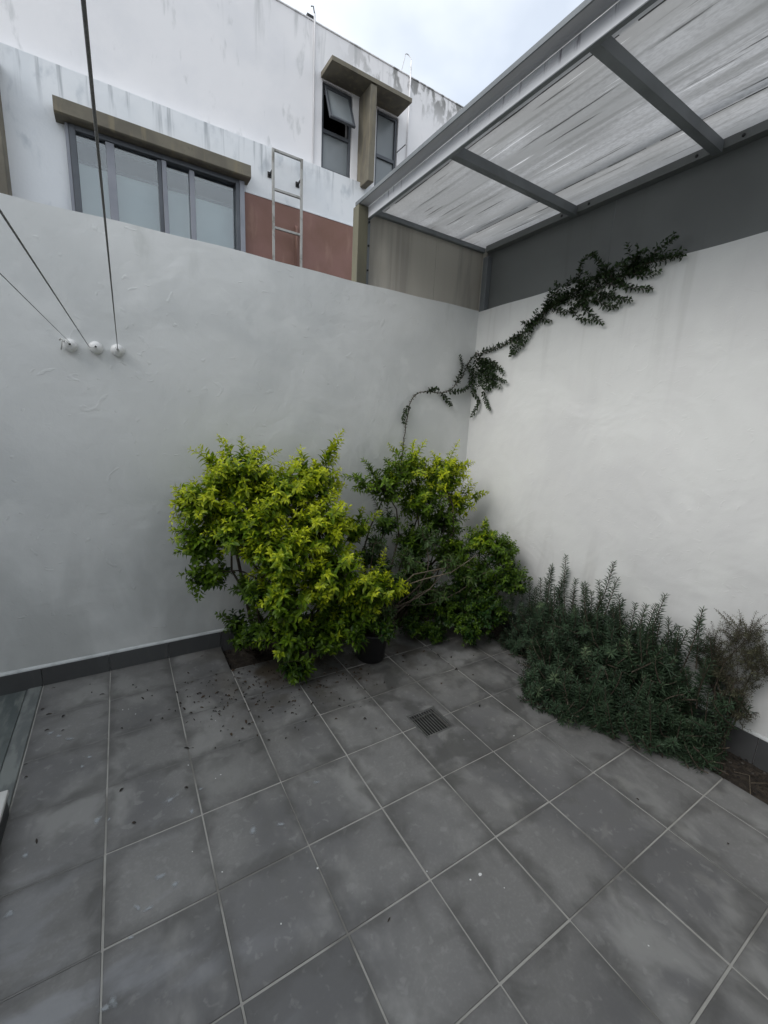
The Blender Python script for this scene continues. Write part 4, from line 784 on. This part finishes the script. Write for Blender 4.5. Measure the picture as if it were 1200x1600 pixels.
for k in range(3): sh.opposite(cb+rng.normal(size=3)*.012, .022, .026, .45, t0=.02, taper=.2)
for br in VINEBR+VINEBRA:
    c = path_curve(br); wd.tube([tuple(q) for q in c], .002, 4, .001, cap=False); sh.opposite(c, .016, .031, .45, t0=.05, taper=.3, ang=1.1)
    sh.opposite(c+rng.normal(size=3)*.008, .022, .025, .4, t0=.05, taper=.3, ang=1.1)
# extra side sprays where the vine is thickest
for k in range(60):
    i = rng.integers(18, len(cb)-12); p = cb[i]; L = rng.uniform(.05, .15); d = np.array([-.35*rng.random(), rng.normal()*.7-.3, rng.normal()*.55+.1]); e = p+unit(d)*L; e[0] = min(e[0], -.02)
    c = sh.curve(p, e, .0, 6); wd.tube([tuple(q) for q in c], .0015, 4, .0008, cap=False); sh.opposite(c, .018, .027, .45, taper=.2, ang=1.1)
for k in range(26):
    p = np.array((-.03, -.10-rng.random()*.16, 2.18-rng.random()*.2)); d = np.array([-.2, rng.normal()*.5, -.7]); e = p+unit(d)*rng.uniform(.04, .12); e[0] = min(e[0], -.02); c = sh.curve(p, e, 0, 6); sh.opposite(c, .018, .025, .4, taper=.2)
leaves('foliage', sh.P, sh.D, sh.U, sh.L, .62, np.array(sh.A), M['ivy'], vn, droop=.2)
wd.build('stem', M['bark'], vn)

# ------------------------------------------------------------------ litter
def leaf_piece(nm, m, L, w, curl):
    b = MB(); n = 5; top = []; 
    for s_, dz in ((0, 0.0), (1, .0008)):
        for i in range(n+1):
            t = i/n; ww = w*math.sin(math.pi*min(1, t*.92+.08))**.7/2; z = curl*math.sin(math.pi*t)+dz
            for q in (-1, 0, 1): b.v.append((L*(t-.5), q*ww, z+(.35*curl*abs(q))))
    K = (n+1)*3
    for i in range(n):
        for q in (0, 1):
            a = i*3+q; b.f += [(a, a+1, a+4, a+3), (K+a, K+a+3, K+a+4, K+a+1)]; b.sm += [True]*2
    me = bpy.data.meshes.new(nm); me.from_pydata(b.v, [], b.f); me.materials.append(m); me.update(); return me
LM = [leaf_piece('fallen_leaf', M['dead_leaf'], l, w, c) for l, w, c in ((.026, .010, .004), (.022, .012, .005), (.030, .009, .003), (.018, .011, .006))]
for k, (x, y) in enumerate(LEAVES):
    if x > BX or (y > BY and x > gx(2)): continue
    o = bpy.data.objects.new('fallen_leaf', LM[k % 4]); COL.objects.link(o); o.location = (x, y, .0015); o.rotation_euler = (rng.normal()*.15, rng.normal()*.15, rng.random()*6.28)
    s_ = rng.uniform(.5, .95); o.scale = (s_, s_, s_); tag(o, 'small dark curled fallen leaf lying on the grey floor tiles', 'leaf', 'fallen leaves scattered on the tiles')
b = MB(); src = [(m_.vertices, m_.polygons) for m_ in LM]
def scatter(n, fn, m, name, label, cat, sc=(.4, 1.1), zz=.0015):
    b = MB()
    for _ in range(n):
        x, y, z = fn(); me = LM[rng.integers(4)]; R_ = Matrix.Translation((x, y, z+zz)) @ Matrix.Rotation(rng.random()*6.28, 4, 'Z') @ Matrix.Rotation(rng.normal()*.3, 4, 'X') @ Matrix.Scale(rng.uniform(*sc), 4)
        b.add([R_ @ v.co for v in me.vertices], [tuple(p.vertices) for p in me.polygons])
    o = b.build(name, m); tag(o, label, cat, kind='stuff'); return o
def under():
    while True:
        x, y = -1.85+rng.normal()*.38, -.58+rng.normal()*.2
        if y < BY-.01 and y > -1.5 and gx(1) < x < -.35: return x, y, 0
def bed():
    if rng.random() < .4: return rng.uniform(gx(2), -.05), rng.uniform(BY, -.03), -.035
    return rng.uniform(BX+.01, -.03), rng.uniform(-3.6, -.3), -.036
scatter(260, under, M['dead_leaf'], 'leaf_litter', 'scattered dark leaf litter on the tiles beneath the shrubs', 'litter', (.2, .75))
scatter(110, under, M['leaf_brown'], 'brown_leaf_litter', 'brown dead leaves gathered on the tiles around the left shrub base', 'litter', (.5, 1.1))
scatter(700, bed, M['dead_leaf'], 'bed_litter', 'dead leaves and twigs covering the soil of the planting bed', 'litter', (.4, 1.1))
b = MB()
for k in range(80):
    x, y = rng.uniform(BX+.015, -.03), rng.uniform(-3.4, -1.9); r = rng.uniform(.003, .010); z = -.036
    b.lathe([(0.0, -r*.5), (r*.8, -r*.3), (r, 0), (r*.7, r*.4), (0, r*.55)], (x, y, z), 7)
tag(b.build('bed_pebbles', M['pebble']), 'pale pebbles and chips on the soil at the right edge', 'pebbles', kind='stuff')
for k in range(5):
    y = -2.32-.07*k; b = MB(); q = (-.20+rng.normal()*.04, y, -.025); b.tube([q, (q[0]+rng.normal()*.05, y-.05, -.02), (q[0]+rng.normal()*.08, y-.11, -.024)], .0014, 5)
    tag(b.build('fallen_twig', M['twig_pale']), 'short pale dry twig lying on the soil at the right edge', 'twig', 'dry twigs on the bed soil')
# white petals and specks
for k, (x, y) in enumerate(SPECKS):
    b = MB(); r = .0075 if k == 0 else rng.uniform(.002, .0045); n = 9; e = rng.uniform(.6, 1)
    b.add([(r*math.cos(t)*rng.uniform(.8, 1.1), r*e*math.sin(t)*rng.uniform(.8, 1.1), 0) for t in np.linspace(0, 6.28, n, endpoint=False)]+[(0, 0, .0022)], [(i, (i+1) % n, n) for i in range(n)], True)
    o = b.build('white_petal', M['petal']); o.location = (x, y, .001); o.rotation_euler = (0, 0, rng.random()*6)
    if k == 0: tag(o, 'largest round white petal on a tile in the middle of the patio', 'petal', 'white petals on the tiles')
    else: tag(o, 'tiny white petal fleck lying on the grey tiles', 'petal', 'white petals on the tiles')
# dried splash marks: thin films on the tiles, children of the floor
for k, (x, y) in enumerate(STAINS):
    n, m_ = 18, 4; r = rng.uniform(.014, .026) if k < 21 else .07; asp = rng.uniform(.5, 1.0); ph = rng.random(4)*6.28
    vs = [(0, 0, 0)]; ag = [1.0]
    for j in range(1, m_+1):
        for i in range(n):
            t = 2*math.pi*i/n; w = 1+.18*math.sin(2*t+ph[0])+.12*math.sin(3*t+ph[1]); vs.append((r*j/m_*w*math.cos(t), r*asp*j/m_*w*math.sin(t), 0)); ag.append((1-j/m_)*(1 if k < 21 else .45))
    fs = [(0, 1+i, 1+(i+1) % n) for i in range(n)]
    for j in range(m_-1):
        for i in range(n): a = 1+j*n+i; c = 1+j*n+(i+1) % n; fs.append((a, a+n, c+n, c))
    me = bpy.data.meshes.new('splash_mark'); me.from_pydata(vs, [], fs); at = me.attributes.new('age', 'FLOAT', 'POINT'); at.data.foreach_set('value', ag); me.update()
    o = link('splash_mark', me, floor, M['stain']); o.location = (x, y, .0022); o.rotation_euler = (0, 0, rng.random()*6)

S.render.engine = 'CYCLES'
S.cycles.max_bounces = 8; S.cycles.transparent_max_bounces = 12
